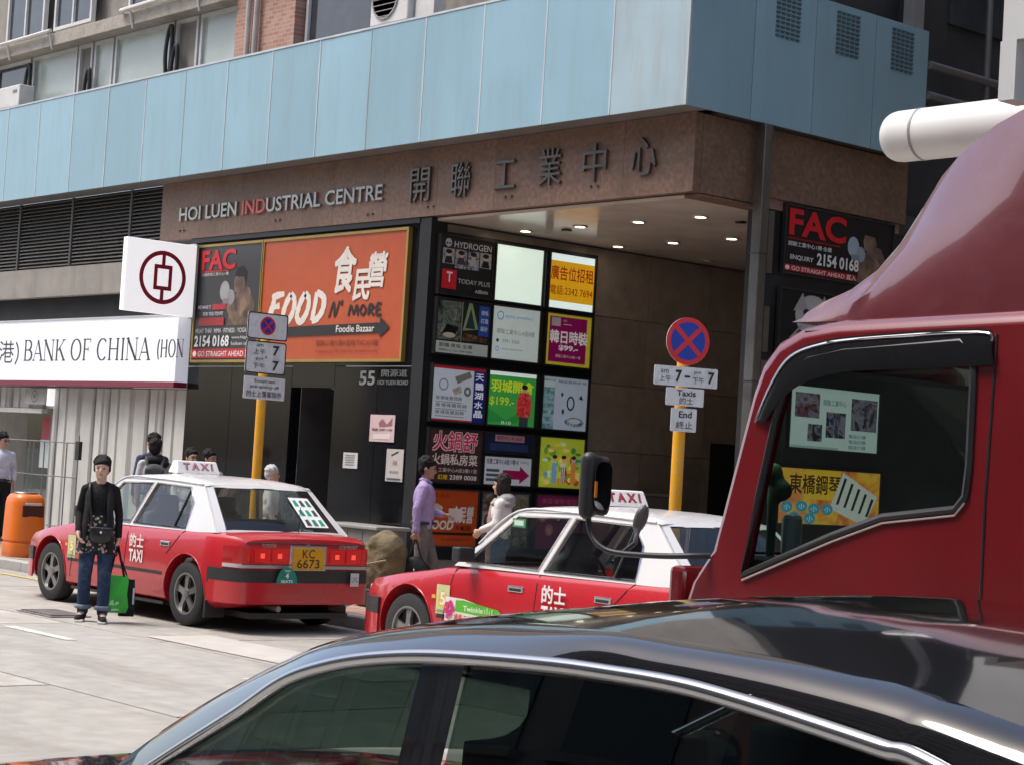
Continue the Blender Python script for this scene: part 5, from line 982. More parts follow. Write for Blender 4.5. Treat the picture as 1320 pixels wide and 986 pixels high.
for mir in (0, 1):
    my = (lambda p: Vector((p.x, 2 * YCAR - p.y, p.z))) if mir else (lambda p: Vector(p))
    def railat(x): 
        for a, b in zip(RC, RC[1:]):
            if a.x <= x <= b.x: return a.lerp(b, (x - a.x) / max(1e-6, b.x - a.x))
        return RC[0] if x < RC[0].x else RC[-1]
    side = []
    for p in TC:
        q = railat(p.x); side.append([my(p + Vector((0, .012, .012))), my(p.lerp(q, .5) + Vector((0, -.022, .006))), my(p.lerp(q, .85) + Vector((0, -.014, .004))), my(q)])
    MB().grid(side).build('roof_rail', bpaint, bc, 70)
    MB().tube([my(p) for p in TC], [.013] * len(TC), 10).build('window_trim', chr2, bc, 70)
    belt = [Vector((p.x, 1.90 + (0), max(.90, min(.97, p.z - .002)))) for p in TC]
    iB = [i for i, p in enumerate(TC) if -2.50 < p.x < -2.36]; b0, b1 = iB[0], iB[-1]
    for nm, a, b in (('front_window', 0, b0), ('rear_window', b1, len(TC) - 1)): MB().grid([[my(p + Vector((0, .012, -.006))) for p in TC[a:b + 1]], [my(p) for p in belt[a:b + 1]]]).build(nm, bglass, bc, 70)
    MB().grid([[my(p + Vector((0, .004, -.008))) for p in TC[b0:b1 + 1]], [my(p + Vector((0, -.006, 0))) for p in belt[b0:b1 + 1]]]).build('middle_pillar', roofg, bc)
    MB().tube([my(p) for p in belt], .012, 8).build('belt_trim', chr2, bc, 60)
    for x in (-4.35, -1.25): wheel(bc, x, my(Vector((0, 1.91, 0))).y, 1 if mir else -1, .34, spoke=7)
    blob('mirror', [('e', my(Vector((-3.45, 1.74, 1.02))), (.07, .12, .075)), ('c', my(Vector((-3.45, 1.9, .97))), .025, my(Vector((-3.45, 1.8, .99))), .03)], bpaint, bc, .015, 4)
rg = []
for x, w, t in ((-5.42, .60, .62), (-5.38, .72, .70), (-5.2, .84, .77), (-4.9, .89, .83), (-4.4, .91, .90), (-3.9, .915, .94), (-3.72, .915, .955), (-3.71, .915, .955), (-2.6, .92, .965), (-1.0, .915, .97), (-.62, .91, .985), (-.61, .91, .985), (-.2, .89, .99), (.02, .82, .96), (.08, .72, .85), (.10, .66, .7)):
    cab2 = -3.72 < x < -.61; hf = [(0, .2), (w - .1, .2), (w - .02, .27), (w, .5), (w - .005, .72), (w - .035, t - .05), (w - .10, t)] + ([(w - .13, .5), (0, .5)] if cab2 else [(w * .5, t + .025), (0, t + .035)])
    rg.append([(x, YCAR - a, b) for a, b in hf] + [(x, YCAR + a, b) for a, b in reversed(hf[1:-1])])
mb = MB().loft(rg); n = 16
for i in range(len(rg) - 1):
    if 7 <= i <= 9:
        for j in (6, 7, 8, 9): mb.mi[i * n + j] = 1
mb.build('body', [bpaint, inter], bc, 35)
for x, y, w in ((-2.75, 2.35, .5), (-2.75, 3.09, .5)): blob('seat', [('b', (x, y, .62), (.26, .24, .09)), ('b', (x + .28, y, .93), (.08, .24, .33)), ('b', (x + .31, y, 1.30), (.05, .13, .09))], inter, bc, .03, 3)
blob('rear_bench', [('b', (-1.5, YCAR, .62), (.28, .62, .09)), ('b', (-1.15, YCAR, .92), (.08, .62, .32)), ('b', (-1.1, 2.38, 1.24), (.05, .13, .08)), ('b', (-1.1, 3.06, 1.24), (.05, .13, .08))], inter, bc, .04, 3)
bx('dashboard', inter, bc, -3.70, -3.25, 2.0, 3.44, .7, .98, bevel=.05)
# ------------------------------------------------------------------ people
V = Vector
def cloth(name, c, rough=.85, var=.18, scale=9, **k): return mat(name, c, rough, var=var, scale=scale, bump=.9, bscale=13, spec=.25, **k)
skins = [mat('skin_%d' % i, c, .55, var=.06, scale=14, spec=.35) for i, c in enumerate(((.60, .40, .30), (.50, .31, .22), (.38, .225, .155)))]
hair_b = mat('hair_black', (.012, .011, .011), .75, spec=.25, var=.3, scale=40, bump=.5, bscale=90); hair_w = mat('hair_white', (.5, .5, .5), .8, var=.2, scale=40, bump=.5, bscale=90); hair_d = mat('hair_dark_brown', (.025, .018, .015), .75, spec=.25, var=.3, scale=40, bump=.5, bscale=90)
eyem = mat('eye_dark', (.02, .015, .012), .3); lipm = mat('lips', (.36, .13, .11), .5)
def hand(w, d, nrm, curl=.5):
    """palm, four bent fingers and a thumb leaving the side of the palm"""
    d = V(d).normalized(); nrm = V(nrm); nrm = (nrm - d * nrm.dot(d)).normalized(); l = d.cross(nrm); w = V(w); P = [('c', w, .024, w + d * .02, .026)]
    for k in range(4):
        o = l * (-.030 + .020 * k); b = w + d * (.085 - .004 * abs(k - 1.2)) + o; ln = (.036, .042, .040, .030)[k]
        P.append(('c', w + d * .02 + o * .7, .016, b, .012)); m = b + (d * math.cos(curl) + nrm * math.sin(curl)) * ln; e = m + (d * math.cos(curl * 2.2) + nrm * math.sin(curl * 2.2)) * ln * .85
        P += [('c', b, .0105, m, .0095), ('c', m, .0095, e, .0085)]
    t0 = w + d * .03 - l * .03; t1 = t0 + (d * .6 - l * .7 + nrm * .3).normalized() * .035; P += [('c', t0, .013, t1, .011), ('c', t1, .011, t1 + (d * .9 + nrm * .4).normalized() * .03, .0095)]
    return P
def person(label, x, y, ang, H, skin=0, hair='short', hairm=None, arms=None, legs=None, top=None, bottom=None, shoe=None, group=None, vox=.011, head=(0, 0), hem=.84, sleeve=1., collar=None, bulk=1., z0=.13, glasses=False, belt=False, neck=True):
    s = H / 1.70; rt = empty('person', (x, y, z0), R(ang), label=label, cat='person', group=group); sk_ = skins[skin]
    A = {1: [(0, .165, 1.36), (-.03, .215, 1.12), (.05, .215, .88)], -1: [(0, -.165, 1.36), (-.03, -.215, 1.12), (.05, -.215, .88)]}
    L = {1: [(0, .085, .90), (.03, .09, .48), (-.02, .095, .085), (.14, .11, .035)], -1: [(0, -.085, .90), (.02, -.09, .48), (-.03, -.095, .085), (.13, -.11, .035)]}
    A.update(arms or {}); L.update(legs or {})
    hq = (Matrix.Rotation(R(head[0]), 3, 'Z') @ Matrix.Rotation(R(head[1]), 3, 'Y')); hp = V((.01, 0, 1.50)); H_ = lambda p: (hp + hq @ (V(p) - hp) - V((0, 0, .016))) * s; hr = hq.to_quaternion()
    def E_(p, r_): return ('e', H_(p), tuple(q * s for q in r_), hr)
    def C_(a, r0, b, r1): return ('c', V(a) * s, r0 * s, V(b) * s, r1 * s)
    def e_(p, r_): return ('e', V(p) * s, tuple(q * s for q in r_))
    P = [e_((0, 0, 1.23), (.10, .145, .20)), e_((0, 0, 1.07), (.095, .125, .14)), e_((-.01, 0, .95), (.105, .15, .12)), C_((-.01, -.12, 1.365), .05, (-.01, .12, 1.365), .05), C_((-.01, 0, 1.39), .058, (.01, 0, 1.53), .05)]
    P += [E_((0, 0, 1.612), (.092, .079, .094)), E_((.028, 0, 1.55), (.066, .062, .066)), E_((.072, 0, 1.508), (.022, .028, .02)), E_((.075, 0, 1.628), (.02, .05, .014)), ('c', H_((.088, 0, 1.60)), .011 * s, H_((.104, 0, 1.573)), .0145 * s), ('c', H_((.082, -.014, 1.537)), .009 * s, H_((.082, .014, 1.537)), .009 * s)]
    for q in (1, -1):
        P += [E_((-.004, q * .077, 1.585), (.02, .011, .031)), E_((.058, q * .034, 1.572), (.03, .026, .028))]
        a = A[q]; P += [C_(a[0], .05, a[1], .04), C_(a[1], .04, a[2], .027)]; d = V(a[2]) - V(a[1]); d = V((d.x * .5, d.y * .5, min(d.z, -.1))) if len(a) < 4 else V(a[3])
        P += [tuple([t] + [v * s for v in r_]) for t, *r_ in hand(V(a[2]), d, V((0, -q, 0)) if len(a) < 5 else V(a[4]))]
        b = L[q]; P += [C_(b[0], .085, b[1], .055), C_(b[1], .055, b[2], .038), C_(b[2], .036, b[3], .03)]
    body = blob('body', P, sk_, rt, vox, 3)
    for q in (1, -1):
        link('eye', blob_mesh([('e', H_((.083, q * .031, 1.603)), (.011 * s, .015 * s, .0062 * s), hr)], .004, 1), eyem, body, 80)
        link('eyebrow', blob_mesh([('c', H_((.090, q * .016, 1.624)), .0048 * s, H_((.078, q * .047, 1.626)), .0042 * s)], .004, 1), hair_b if hairm is not hair_w else hair_w, body, 80)
    link('mouth', blob_mesh([('c', H_((.089, -.019, 1.537)), .0055 * s, H_((.089, .019, 1.537)), .0055 * s)], .004, 1), lipm, body, 80)
    hm = hairm or hair_b; HP_ = [E_((-.016, 0, 1.645), (.101, .088, .088)), E_((-.047, 0, 1.59), (.058, .081, .078))]
    if hair == 'pixie': HP_ += [E_((.05, .02, 1.672), (.048, .066, .032)), E_((.058, -.02, 1.655), (.034, .048, .022)), E_((.0, .077, 1.60), (.034, .014, .045)), E_((.0, -.077, 1.60), (.034, .014, .045)), E_((-.03, 0, 1.69), (.07, .07, .045))] + [('c', H_((-.01 + .01 * i, -.03 + .012 * i, 1.722)), .012 * s, H_((.078 - .004 * i, -.058 + .016 * i, 1.640 + .010 * (i % 3))), .006 * s) for i in range(8)] + [('c', H_((.0, q_ * .082, 1.64)), .012 * s, H_((.03, q_ * .078, 1.575 - .01 * i)), .005 * s) for q_ in (1, -1) for i in range(2)]
    if hair == 'bob': HP_ += [E_((-.03, 0, 1.56), (.075, .088, .11)), E_((.015, .074, 1.56), (.05, .02, .10)), E_((.015, -.074, 1.56), (.05, .02, .10)), E_((.05, 0, 1.668), (.048, .068, .03))]
    if hair == 'short': HP_ += [E_((.035, 0, 1.678), (.05, .062, .028)), E_((.012, .077, 1.612), (.018, .01, .03)), E_((.012, -.077, 1.612), (.018, .01, .03))]
    if hair == 'curly': HP_ += [E_((-.02, 0, 1.68), (.09, .085, .05)), E_((-.06, 0, 1.60), (.06, .085, .08))]
    rh = random.Random(int(abs(x) * 100))
    for _ in range(46):
        u, w = rh.uniform(-1.5, 1.5) if rh.random() < .3 else rh.uniform(1.2, 5.1), rh.uniform(.1, 1.35); d_ = V((math.cos(u) * math.cos(w), math.sin(u) * math.cos(w), math.sin(w)))
        if d_.x > .35 and d_.z < .75: continue
        c_ = V((-.016 + d_.x * .099, d_.y * .087, 1.645 + d_.z * .087)); HP_.append(E_(c_, (rh.uniform(.012, .024), rh.uniform(.010, .02), rh.uniform(.012, .026))))
    blob('hair', HP_, hm, rt, max(.008, vox * .8), 3)
    if glasses: MB().tube([H_((.096, a, b)) for a, b in ((-.06, 1.612), (-.012, 1.612), (-.015, 1.588), (-.055, 1.588))], .003 * s, 5, closed=True).tube([H_((.096, a, b)) for a, b in ((.06, 1.612), (.012, 1.612), (.015, 1.588), (.055, 1.588))], .003 * s, 5, closed=True).tube([H_((.096, -.012, 1.608)), H_((.096, .012, 1.608))], .003 * s, 5).build('glasses', eyem, body)
    k = bulk; T = [e_((0, 0, 1.24), (.122 * k, .166 * k, .20)), e_((0, 0, 1.07), (.122 * k, .150 * k, .17)), C_((-.012, -.05, 1.405), .05, (-.012, -.15 * k, 1.362), .058), C_((-.012, .05, 1.405), .05, (-.012, .15 * k, 1.362), .058), ('b', V((-.005, 0, hem + .06)) * s, (.10 * k * s, .145 * k * s, .06 * s)), C_((-.01, 0, 1.39), .068, (-.005, 0, 1.445 if neck else 1.40), .060)]
    for q in (1, -1):
        a = A[q]; el = V(a[1]); wr = V(a[2]); T.append(C_(a[0], .060 * k, a[1], .050 * k))
        if sleeve > .5: T.append(C_(a[1], .050 * k, el.lerp(wr, min(1, sleeve) * .93), .039 * k))
    tp = blob('top', T, top, rt, max(.011, vox), 3)
    if collar:
        MB().tube([V((.062 * math.cos(R(t)) + .005, .066 * math.sin(R(t)), 1.452 - .03 * max(0, math.cos(R(t))))) * s for t in range(0, 360, 20)], .016 * s, 8, closed=True).build('collar', collar, tp, 70)
        MB().tube([V((.128 - .02 * i, 0, z)) * s for i, z in enumerate((.92, 1.1, 1.3, 1.40))], .006 * s, 5).build('placket', collar, tp, 70)
    B_ = [e_((-.008, 0, .95), (.122, .166, .13)), e_((-.01, 0, .86), (.118, .165, .10))]
    for q in (1, -1): b = L[q]; B_ += [C_(b[0], .098, b[1], .072), C_(b[1], .072, V(b[2]) + V((0, 0, .02)), .060)]
    blob('trousers', B_, bottom, rt, max(.012, vox), 3)
    if belt: MB().tube([V((.128 * math.cos(t), .170 * math.sin(t), .965)) * s for t in [i * math.pi / 10 for i in range(20)]], .018 * s, 6, closed=True).build('belt', blkpl, rt, 60)
    for q in (1, -1):
        b = L[q]; an, to = V(b[2]), V(b[3]); sh_ = blob('shoe', [C_(an + V((-.03, 0, -.03)), .042, an + V((.0, 0, -.02)), .044), C_(an + V((.02, 0, -.035)), .045, to, .036), C_(to, .036, to + V((.035, 0, -.004)), .028)], shoe or blkpl, rt, max(.010, vox), 2)
        if shoe is not None: d = (to - an); MB().obox(V((an.x - .075, (an.y + to.y) / 2 - .042, to.z - .036)) * s, V((.29, 0, 0)) * s, V((0, .084, 0)) * s, V((0, 0, .024)) * s).build('sole', mat('sole_white', (.6, .6, .58), .6), sh_, bevel=.008)
    rt['s'] = s; return rt, s
def wpos(rt, p):
    s = rt['s']; a = rt.rotation_euler.z; q = V(p) * s; return V((q.x * math.cos(a) - q.y * math.sin(a), q.x * math.sin(a) + q.y * math.cos(a), q.z)) + V(rt.location)
# woman in black
knit = cloth('black_knit', (.012, .012, .013)); denim = cloth('denim', (.022, .040, .085), stain=(.10, .16, .26), stain_amt=.7, stain_scale=5)
flo = mat('floral_fabric', (.014, .014, .016), .85); n = flo.node_tree.nodes; l = flo.node_tree.links
vo = n.new('ShaderNodeTexVoronoi'); vo.inputs['Scale'].default_value = 26; tcv = n.new('ShaderNodeTexCoord'); l.new(tcv.outputs['Object'], vo.inputs['Vector'])
vr = n.new('ShaderNodeValToRGB'); vr.color_ramp.elements[0].position = .34; vr.color_ramp.elements[0].color = (1, 1, 1, 1); vr.color_ramp.elements[1].position = .42; vr.color_ramp.elements[1].color = (0, 0, 0, 1); l.new(vo.outputs['Distance'], vr.inputs['Fac'])
hs = n.new('ShaderNodeMix'); hs.data_type = 'RGBA'; hs.inputs['A'].default_value = (.014, .014, .016, 1); mul = n.new('ShaderNodeMix'); mul.data_type = 'RGBA'; mul.inputs['Factor'].default_value = .75; mul.inputs['B'].default_value = (.42, .27, .27, 1); l.new(vo.outputs['Color'], mul.inputs['A'])
l.new(vr.outputs[0], hs.inputs['Factor']); l.new(mul.outputs['Result'], hs.inputs['B']); l.new(hs.outputs['Result'], n['Principled BSDF'].inputs['Base Color'])
wo, s = person('woman in black floral cardigan and jeans crossing the road with a green bag', -17.02, 9.44, -33, 1.60, 0, 'pixie', vox=.0075, z0=0, top=knit, bottom=denim, shoe=cloth('black_shoe', (.015, .015, .016)), hem=.92, head=(-4, 2), bulk=.9, neck=False,
    arms={1: [(0, .15, 1.36), (-.05, .20, 1.12), (.0, .215, .87), (0, .0, -1), (0, -1, 0)], -1: [(0, -.15, 1.36), (-.04, -.205, 1.12), (.12, -.19, .92), (.35, .15, -.6), (0, .8, .3)]},
    legs={1: [(0, .085, .90), (.09, .10, .49), (.08, .105, .085), (.23, .13, .035)], -1: [(0, -.085, .90), (.04, -.10, .48), (-.04, -.105, .085), (.10, -.14, .035)]})
rg = []
for z, rx, ry in ((1.10, .128, .150), (1.0, .142, .168), (.90, .158, .190), (.80, .170, .208), (.735, .176, .215)):
    rg.append([V((-.01 + rx * math.cos(a) * (1 + .05 * math.sin(5 * a)), ry * math.sin(a), z - (.05 * abs(math.sin(a)) if z < .78 else 0))) * s for a in [2 * math.pi * k / 28 for k in range(28)]])
MB().loft(rg, caps=False).build('cardigan_skirt', flo, wo, 70)
for q in (1, -1):
    fr = MB(); P_ = [V((.02, q * .075, 1.43)), V((.10, q * .080, 1.33)), V((.132, q * .085, 1.15)), V((.150, q * .10, .95)), V((.165, q * .12, .76))]
    fr.grid([[p * s for p in P_], [(p + V((.005, q * .03, .0))) * s for p in P_], [(p + V((-.05, q * .065, 0))) * s for p in P_]]); fr.build('cardigan_edge', cloth('cardigan_black', (.02, .019, .02)), wo, 70)
    for z in (.115,): MB().tube([V(((.09 if q > 0 else -.03) + .066 * math.cos(a), q * .105 + .066 * math.sin(a), .15)) * s for a in [i * math.pi / 8 for i in range(16)]], .024 * s, 8, closed=True).build('jean_cuff', cloth('denim_cuff', (.16, .2, .26)), wo, 60)
sb = wempty('shoulder_bag', wpos(wo, (.2, 0, .82)), label='small black flap bag hanging at the woman\'s hip', cat='bag')
o_ = blob('bag_body', [('e', wpos(wo, (.20, .05, .90)), (.06, .12, .085), wo.rotation_euler.to_quaternion()), ('b', wpos(wo, (.20, .05, .93)), (.045, .10, .05), wo.rotation_euler.to_quaternion())], mat('bag_leather', (.014, .014, .015), .35, var=.2), sb, .012, 3)
blob('clasp', [('e', wpos(wo, (.268, .05, .93)), (.008, .014, .014), wo.rotation_euler.to_quaternion())], mat('clasp_metal', (.7, .68, .6), .3, 1.), sb, .006, 1)
MB().tube(smoothpath([wpos(wo, p) for p in ((.18, -.04, .97), (.16, -.07, 1.12), (.125, -.10, 1.30), (.03, -.105, 1.425), (-.10, -.08, 1.34), (-.15, .05, 1.1), (-.08, .17, .98), (.15, .13, .96))], 6), .012, 6).build('strap', mat('bag_leather', (.014, .014, .015)), sb, 60)
gh = wpos(wo, (.02, .215, .80)); gb = wempty('green_bag', (gh.x, gh.y, .12), label='bright green shopping bag with black handles in the woman\'s hand', cat='bag'); gq = wo.rotation_euler.z + .25; gu = V((-math.sin(gq), math.cos(gq), 0)); gn = V((math.cos(gq), math.sin(gq), 0)); gc = gh + gu * .01
rg = []
for z, w, d, t in ((.10, .10, .05, 0), (.16, .108, .055, .01), (.28, .112, .04, -.008), (.40, .108, .02, .006), (.46, .104, .012, 0)): rg.append([V((gc.x, gc.y, z)) + gu * (a * w + t) + gn * (b * d + t) for a, b in ((-1, -1), (-.33, -1.12), (.33, -.95), (1, -1), (1, 1), (.33, 1.1), (-.33, .95), (-1, 1))])
MB().loft(rg).build('bag_body', mat('bag_green', (.035, .42, .03), .45, var=.18, scale=8, bump=.4, bscale=14), gb, 50)
F = Face(V((gc.x, gc.y, .12)) - gu * .08 + gn * .058, gu, Uz, .16, .14, gb); [F.strokes([q_], .02, srgb('a8e0a0'), name='print_block') for q_ in ([(.1, .3), (.25, .7), (.3, .2)], [(.4, .2), (.55, .6), (.7, .3), (.8, .5)], [(.2, .05), (.8, .12)])]
for d in (-1, 1): MB().tube(smoothpath([V((gc.x, gc.y, .45)) + gu * -.07 + gn * .014 * d, V((gh.x, gh.y, .68)) + gn * .012 * d - gu * .02, V((gh.x, gh.y, gh.z + .0)) + gn * .01 * d, V((gh.x, gh.y, .68)) + gn * .012 * d + gu * .02, V((gc.x, gc.y, .45)) + gu * .07 + gn * .014 * d], 5), .009, 6).build('handle', cloth('black_knit', (.012, .012, .013)), gb, 60)
db = wempty('dark_bag', (gc.x + gu.x * .13, gc.y + gu.y * .13, .12), label='narrow dark bag with pale edge behind the green shopping bag', cat='bag'); dbc = V((gc.x, gc.y, 0)) + gu * .125 - gn * .07
MB().loft([[V((dbc.x, dbc.y, z)) + gu * a * w + gn * b * .04 for a, b in ((-1, -1), (1, -1), (1, 1), (-1, 1))] for z, w in ((.06, .07), (.2, .075), (.42, .06))]).build('bag_body', cloth('bag_dark', (.02, .02, .022)), db, 40)
MB().tube([V((dbc.x, dbc.y, .42)), V((gh.x, gh.y, gh.z - .03)) - gn * .03], .008, 6).build('handle', cloth('black_knit', (.012, .012, .013)), db); MB().obox(V((dbc.x, dbc.y, .18)) + gu * .045 + gn * .045, gu * .018, V((0, 0, .16)), gn * .004).build('pale_edge', pm((.6, .6, .6)), db)
# man in the lilac shirt
lil = cloth('lilac_shirt', (.36, .27, .47), .7, .08, 5); gtr = cloth('grey_trousers', (.17, .155, .145))
mn, s = person('man in a lilac shirt walking right with a black bag behind the taxi bonnet', -17.0, 13.45, 50, 1.66, 2, 'short', vox=.0075, top=lil, bottom=gtr, hem=.90, collar=lil, belt=True, head=(-3, 8), bulk=1.06,
    arms={-1: [(0, -.17, 1.36), (-.07, -.23, 1.12), (-.06, -.24, .86), (0, 0, -1), (0, 1, 0)], 1: [(0, .17, 1.36), (.0, .225, 1.12), (.22, .16, 1.06), (.9, -.2, .0), (0, -.4, -1)]},
    legs={1: [(0, .085, .90), (.14, .09, .49), (.12, .095, .085), (.27, .11, .035)], -1: [(0, -.085, .90), (.0, -.09, .48), (-.18, -.095, .12), (-.05, -.11, .035)]})
hb = wpos(mn, (-.06, -.24, .77)); bb = wempty('black_bag', (hb.x, hb.y, .35), label='soft black handbag carried by the man in the lilac shirt', cat='bag'); bq = mn.rotation_euler.to_quaternion()
blob('bag_body', [('e', (hb.x, hb.y, .52), (.20, .10, .17), bq), ('b', (hb.x, hb.y, .46), (.18, .09, .09), bq), ('e', (hb.x, hb.y, .62), (.13, .07, .09), bq)], cloth('bag_black', (.013, .013, .014), .6), bb, .016, 4)
bd = V((math.cos(mn.rotation_euler.z), math.sin(mn.rotation_euler.z), 0)); bnn = V((bd.y, -bd.x, 0))
for q in (-.03, .03): MB().tube(smoothpath([V((hb.x, hb.y, .64)) - bd * .09 + bnn * q, V((hb.x, hb.y, .75)) - bd * .05 + bnn * q * .4, V((hb.x, hb.y, hb.z + .01)) + bnn * q * .2, V((hb.x, hb.y, .75)) + bd * .05 + bnn * q * .4, V((hb.x, hb.y, .64)) + bd * .09 + bnn * q], 5), .009, 6).build('handle', cloth('bag_black', (.013, .013, .014)), bb, 60)
blob('buckle', [('e', V((hb.x, hb.y, .56)) + bnn * .098, (.016, .016, .016))], mat('clasp_metal', (.7, .68, .6)), bb, .007, 1)
pp = wpos(mn, (.36, .13, 1.08)); pe = wempty('paper_packet', (pp.x, pp.y, pp.z - .06), label='pale paper packet held out by the man in the lilac shirt', cat='packet')
MB().loft([[V((pp.x, pp.y, pp.z)) + bd * a * .075 + bnn * b * .02 + Uz * z for a, b in ((-1, -1), (1, -.6), (1, .6), (-1, 1))] for z in (-.075, -.02, .06)]).build('packet', mat('packet_paper', (.5, .45, .4), .6, var=.1), pe, 30)
# girl in white jacket
pink = cloth('pink_vest', (.42, .26, .25)); wj = cloth('white_jacket', (.66, .65, .63), .6, .06); gj = cloth('grey_hood', (.30, .29, .29))
gi, s = person('person in a white jacket and pink vest walking left beside the adverts', -15.80, 13.55, 222, 1.52, 0, 'bob', hair_d, vox=.009, top=wj, bottom=cloth('blue_jeans', (.09, .14, .22)), hem=.95, head=(0, 4), bulk=1.08, sleeve=1,
    arms={1: [(0, .165, 1.36), (.02, .22, 1.12), (.20, .18, 1.04)], -1: [(0, -.165, 1.36), (-.05, -.22, 1.12), (.12, -.20, .98)]})
blob('hood', [('e', V((-.06, 0, 1.42)) * s, (.10, .13, .07)), ('e', V((-.02, .0, 1.36)) * s, (.14, .17, .05))], gj, gi, .015, 3); blob('pink_vest', [('e', V((.07, 0, 1.10)) * s, (.08, .12, .30)), ('b', V((.06, 0, .82)) * s, (.075, .12, .15))], pink, gi, .015, 3)
# group behind the left taxi
gtee = cloth('grey_tee', (.42, .42, .42)); blkh = cloth('black_hoodie', (.02, .02, .022)); G_ = 'pedestrians behind the left taxi'
bp_, s = person('person in grey tee with a backpack seen from behind, left of the taxi sign', -23.1, 13.6, 150, 1.70, 1, 'curly', group=G_, top=gtee, bottom=cloth('dark_trousers', (.03, .03, .035)), sleeve=.4, bulk=1.1, head=(-12, 0))
pk = wempty('backpack', wpos(bp_, (-.2, 0, .95)), label='dark grey backpack on the person in the grey tee', cat='backpack'); pq = bp_.rotation_euler.to_quaternion(); pkm = cloth('backpack_grey', (.07, .075, .085))
blob('pack', [('b', wpos(bp_, (-.20, 0, 1.14)), (.08, .13, .18), pq), ('e', wpos(bp_, (-.20, 0, 1.30)), (.08, .13, .08), pq), ('b', wpos(bp_, (-.28, 0, 1.07)), (.03, .10, .09), pq)], pkm, pk, .02, 4)
for q in (1, -1): MB().tube(smoothpath([wpos(bp_, p) for p in ((-.15, q * .09, 1.33), (-.06, q * .115, 1.45), (.07, q * .12, 1.40), (.13, q * .13, 1.22), (.0, q * .17, 1.02), (-.14, q * .12, 1.0))], 5), .022, 8).build('strap', pkm, pk, 60)
blob('hooded_scarf', [('e', V((-.04, 0, 1.43)) * s, (.11, .14, .07)), ('e', V((-.03, -.12, 1.38)) * s, (.09, .08, .06))], blkh, bp_, .016, 3)
person('person in navy standing just behind the backpack wearer', -23.85, 14.0, 165, 1.78, 1, 'short', group=G_, top=cloth('navy_top', (.03, .045, .09)), bottom=cloth('dark_trousers', (.03, .03, .035)))
person('man with glasses directly above the left taxi roof sign', -22.0, 13.5, -18, 1.60, 1, 'short', group=G_, top=wj, bottom=gtr, glasses=True, collar=wj, head=(18, 0))
person('dark haired man just right of the man with glasses', -21.72, 13.6, 0, 1.60, 2, 'short', group=G_, top=cloth('pale_shirt', (.5, .5, .5)), bottom=gtr, head=(22, 0))
person('white haired person in white behind the yellow sign pole', -20.25, 13.6, 60, 1.45, 1, 'curly', hair_w, group=G_, top=wj, bottom=gtr)
person('man in white shirt and black trousers at the bank doorway', -27.85, 13.7, -8, 1.68, 1, 'short', top=cloth('white_shirt', (.55, .57, .66)), bottom=cloth('black_trousers', (.014, .014, .015)), glasses=True, sleeve=.6, hem=.94, head=(25, 6), belt=True)
# ------------------------------------------------------------------ street furniture
bn = wempty('litter_bin', (-24.5, 12.45, .13), label='bright orange rounded litter bin on the kerb at far left', cat='litter bin'); om = mat('bin_orange', (.72, .16, .012), .38, var=.06, coat=.2, stain=(.5, .14, .03), stain_amt=.4, stain_scale=5)
def rr3(cx, cy, w, d, r_, z): return [(cx - w / 2 + a, cy - d / 2 + b, z) for a, b in rrect(w, d, r_, 5)]
def rrl(prof): return [[(x, y, z) for x, y, z in rr3(-24.5, 12.45, w, w * .92, w * .32, z)] for z, w in prof]
MB().loft(rrl(((.13, .50), (.15, .52), (.31, .54), (.325, .53)))).build('base', om, bn, 40); MB().loft(rrl(((.326, .49), (.35, .495), (.36, .53), (.86, .50), (.93, .47), (.975, .41), (.99, .33)))).build('hood', om, bn, 40)
MB().lathe([(.14, .985), (.16, 1.0), (.15, 1.015), (.12, 1.005), (.002, 1.005)], 24, (-24.5, 12.45, 0)).build('ashtray', sst, bn, 40)
mo = MB().loft([[(x, 12.45 + a * .155, .76 + b * .075) for a, b in ((-1, -1), (1, -1), (1, 1), (-1, 1))] for x in (-24.26, -24.245)]).build('mouth', mat('bin_mouth', (.05, .008, .006), .6), bn); bx('lip', mat('bin_lip', (.5, .5, .48), .4), mo, -24.26, -24.243, 12.33, 12.57, .842, .875, bevel=.01)
cbn = wempty('metal_cabinet', (-21.0, 15.5, .13), label='low grey metal cabinet standing against the dark wall', cat='cabinet'); cm = mat('cabinet_grey', (.24, .245, .235), .45, .3, var=.12, stain=(.14, .14, .13), stain_amt=.5, stain_scale=4)
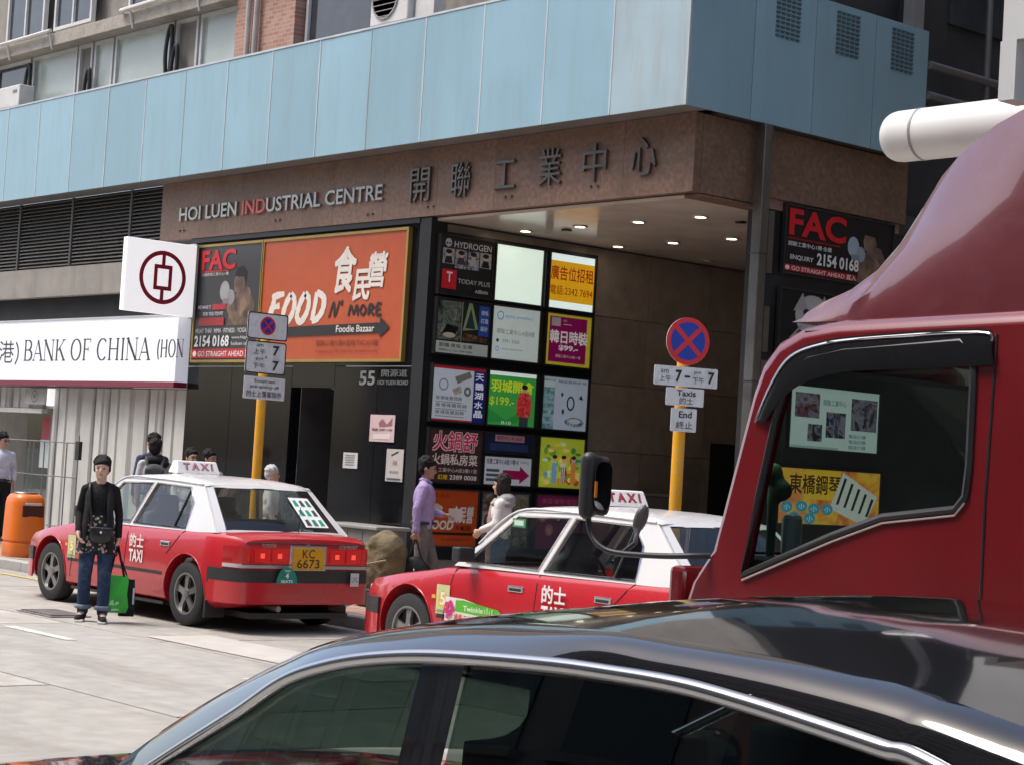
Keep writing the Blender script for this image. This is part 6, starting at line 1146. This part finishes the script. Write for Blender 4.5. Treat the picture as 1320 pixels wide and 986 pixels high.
bx('body', cm, cbn, -21.65, -20.35, 15.35, 15.85, .16, .82, bevel=.01); bx('lid', mat('cabinet_lid', (.36, .36, .34), .4, .3), cbn, -21.7, -20.3, 15.30, 15.87, .822, .87, bevel=.012); bx('plinth', dgrey, cbn, -21.6, -20.4, 15.38, 15.83, .12, .159)
for X in (-21.35, -21.0, -20.67): bx('door_seam', dgrey, cbn, X, X + .012, 15.347, 15.352, .2, .8)
bx('latch', blkpl, cbn, -21.28, -21.22, 15.32, 15.349, .5, .66)
sk2 = wempty('sacking_bundle', (-17.05, 13.0, .13), label='lumpy olive brown sacking bundle on the pavement between the taxis', cat='bundle'); rnd = random.Random(4)
pts = [('e', (-17.05, 13.0, .62), (.25, .22, .36)), ('e', (-17.08, 13.0, .42), (.24, .22, .25)), ('e', (-16.93, 12.97, .74), (.18, .17, .20))] + [('e', (-17.05 + rnd.uniform(-.2, .2), 13.0 + rnd.uniform(-.18, .16), rnd.uniform(.35, .85)), (rnd.uniform(.05, .09), rnd.uniform(.05, .09), rnd.uniform(.08, .16))) for _ in range(26)]
blob('sacking', pts, mat('sacking', (.15, .115, .06), .9, var=.35, scale=7, bump=.8, bscale=18, stain=(.08, .06, .03), stain_amt=.6, stain_scale=6), sk2, .02, 2)
blob('dark_base', [('b', (-17.0, 13.0, .24), (.30, .25, .10))], blkpl, sk2, .03, 2); MB().tube(smoothpath([(-17.3, 12.76, .55), (-17.0, 12.70, .6), (-16.75, 12.78, .66)], 5), .012, 6).build('rope', mat('rope', (.25, .2, .12), .9), sk2)
gs = wempty('grey_board', (-20.3, 20.3, .13), label='grey boxy stand against the passage wall behind the right taxi', cat='stand'); bx('cabinet', mat('stand_grey', (.22, .2, .19), .6), gs, -20.42, -20.25, 19.92, 20.66, .16, 1.45, bevel=.01); bx('rim', mat('stand_rim', (.35, .33, .31), .5), gs, -20.43, -20.24, 19.90, 20.68, 1.452, 1.49); bx('foot', dgrey, gs, -20.42, -20.25, 19.98, 20.6, .12, .159)
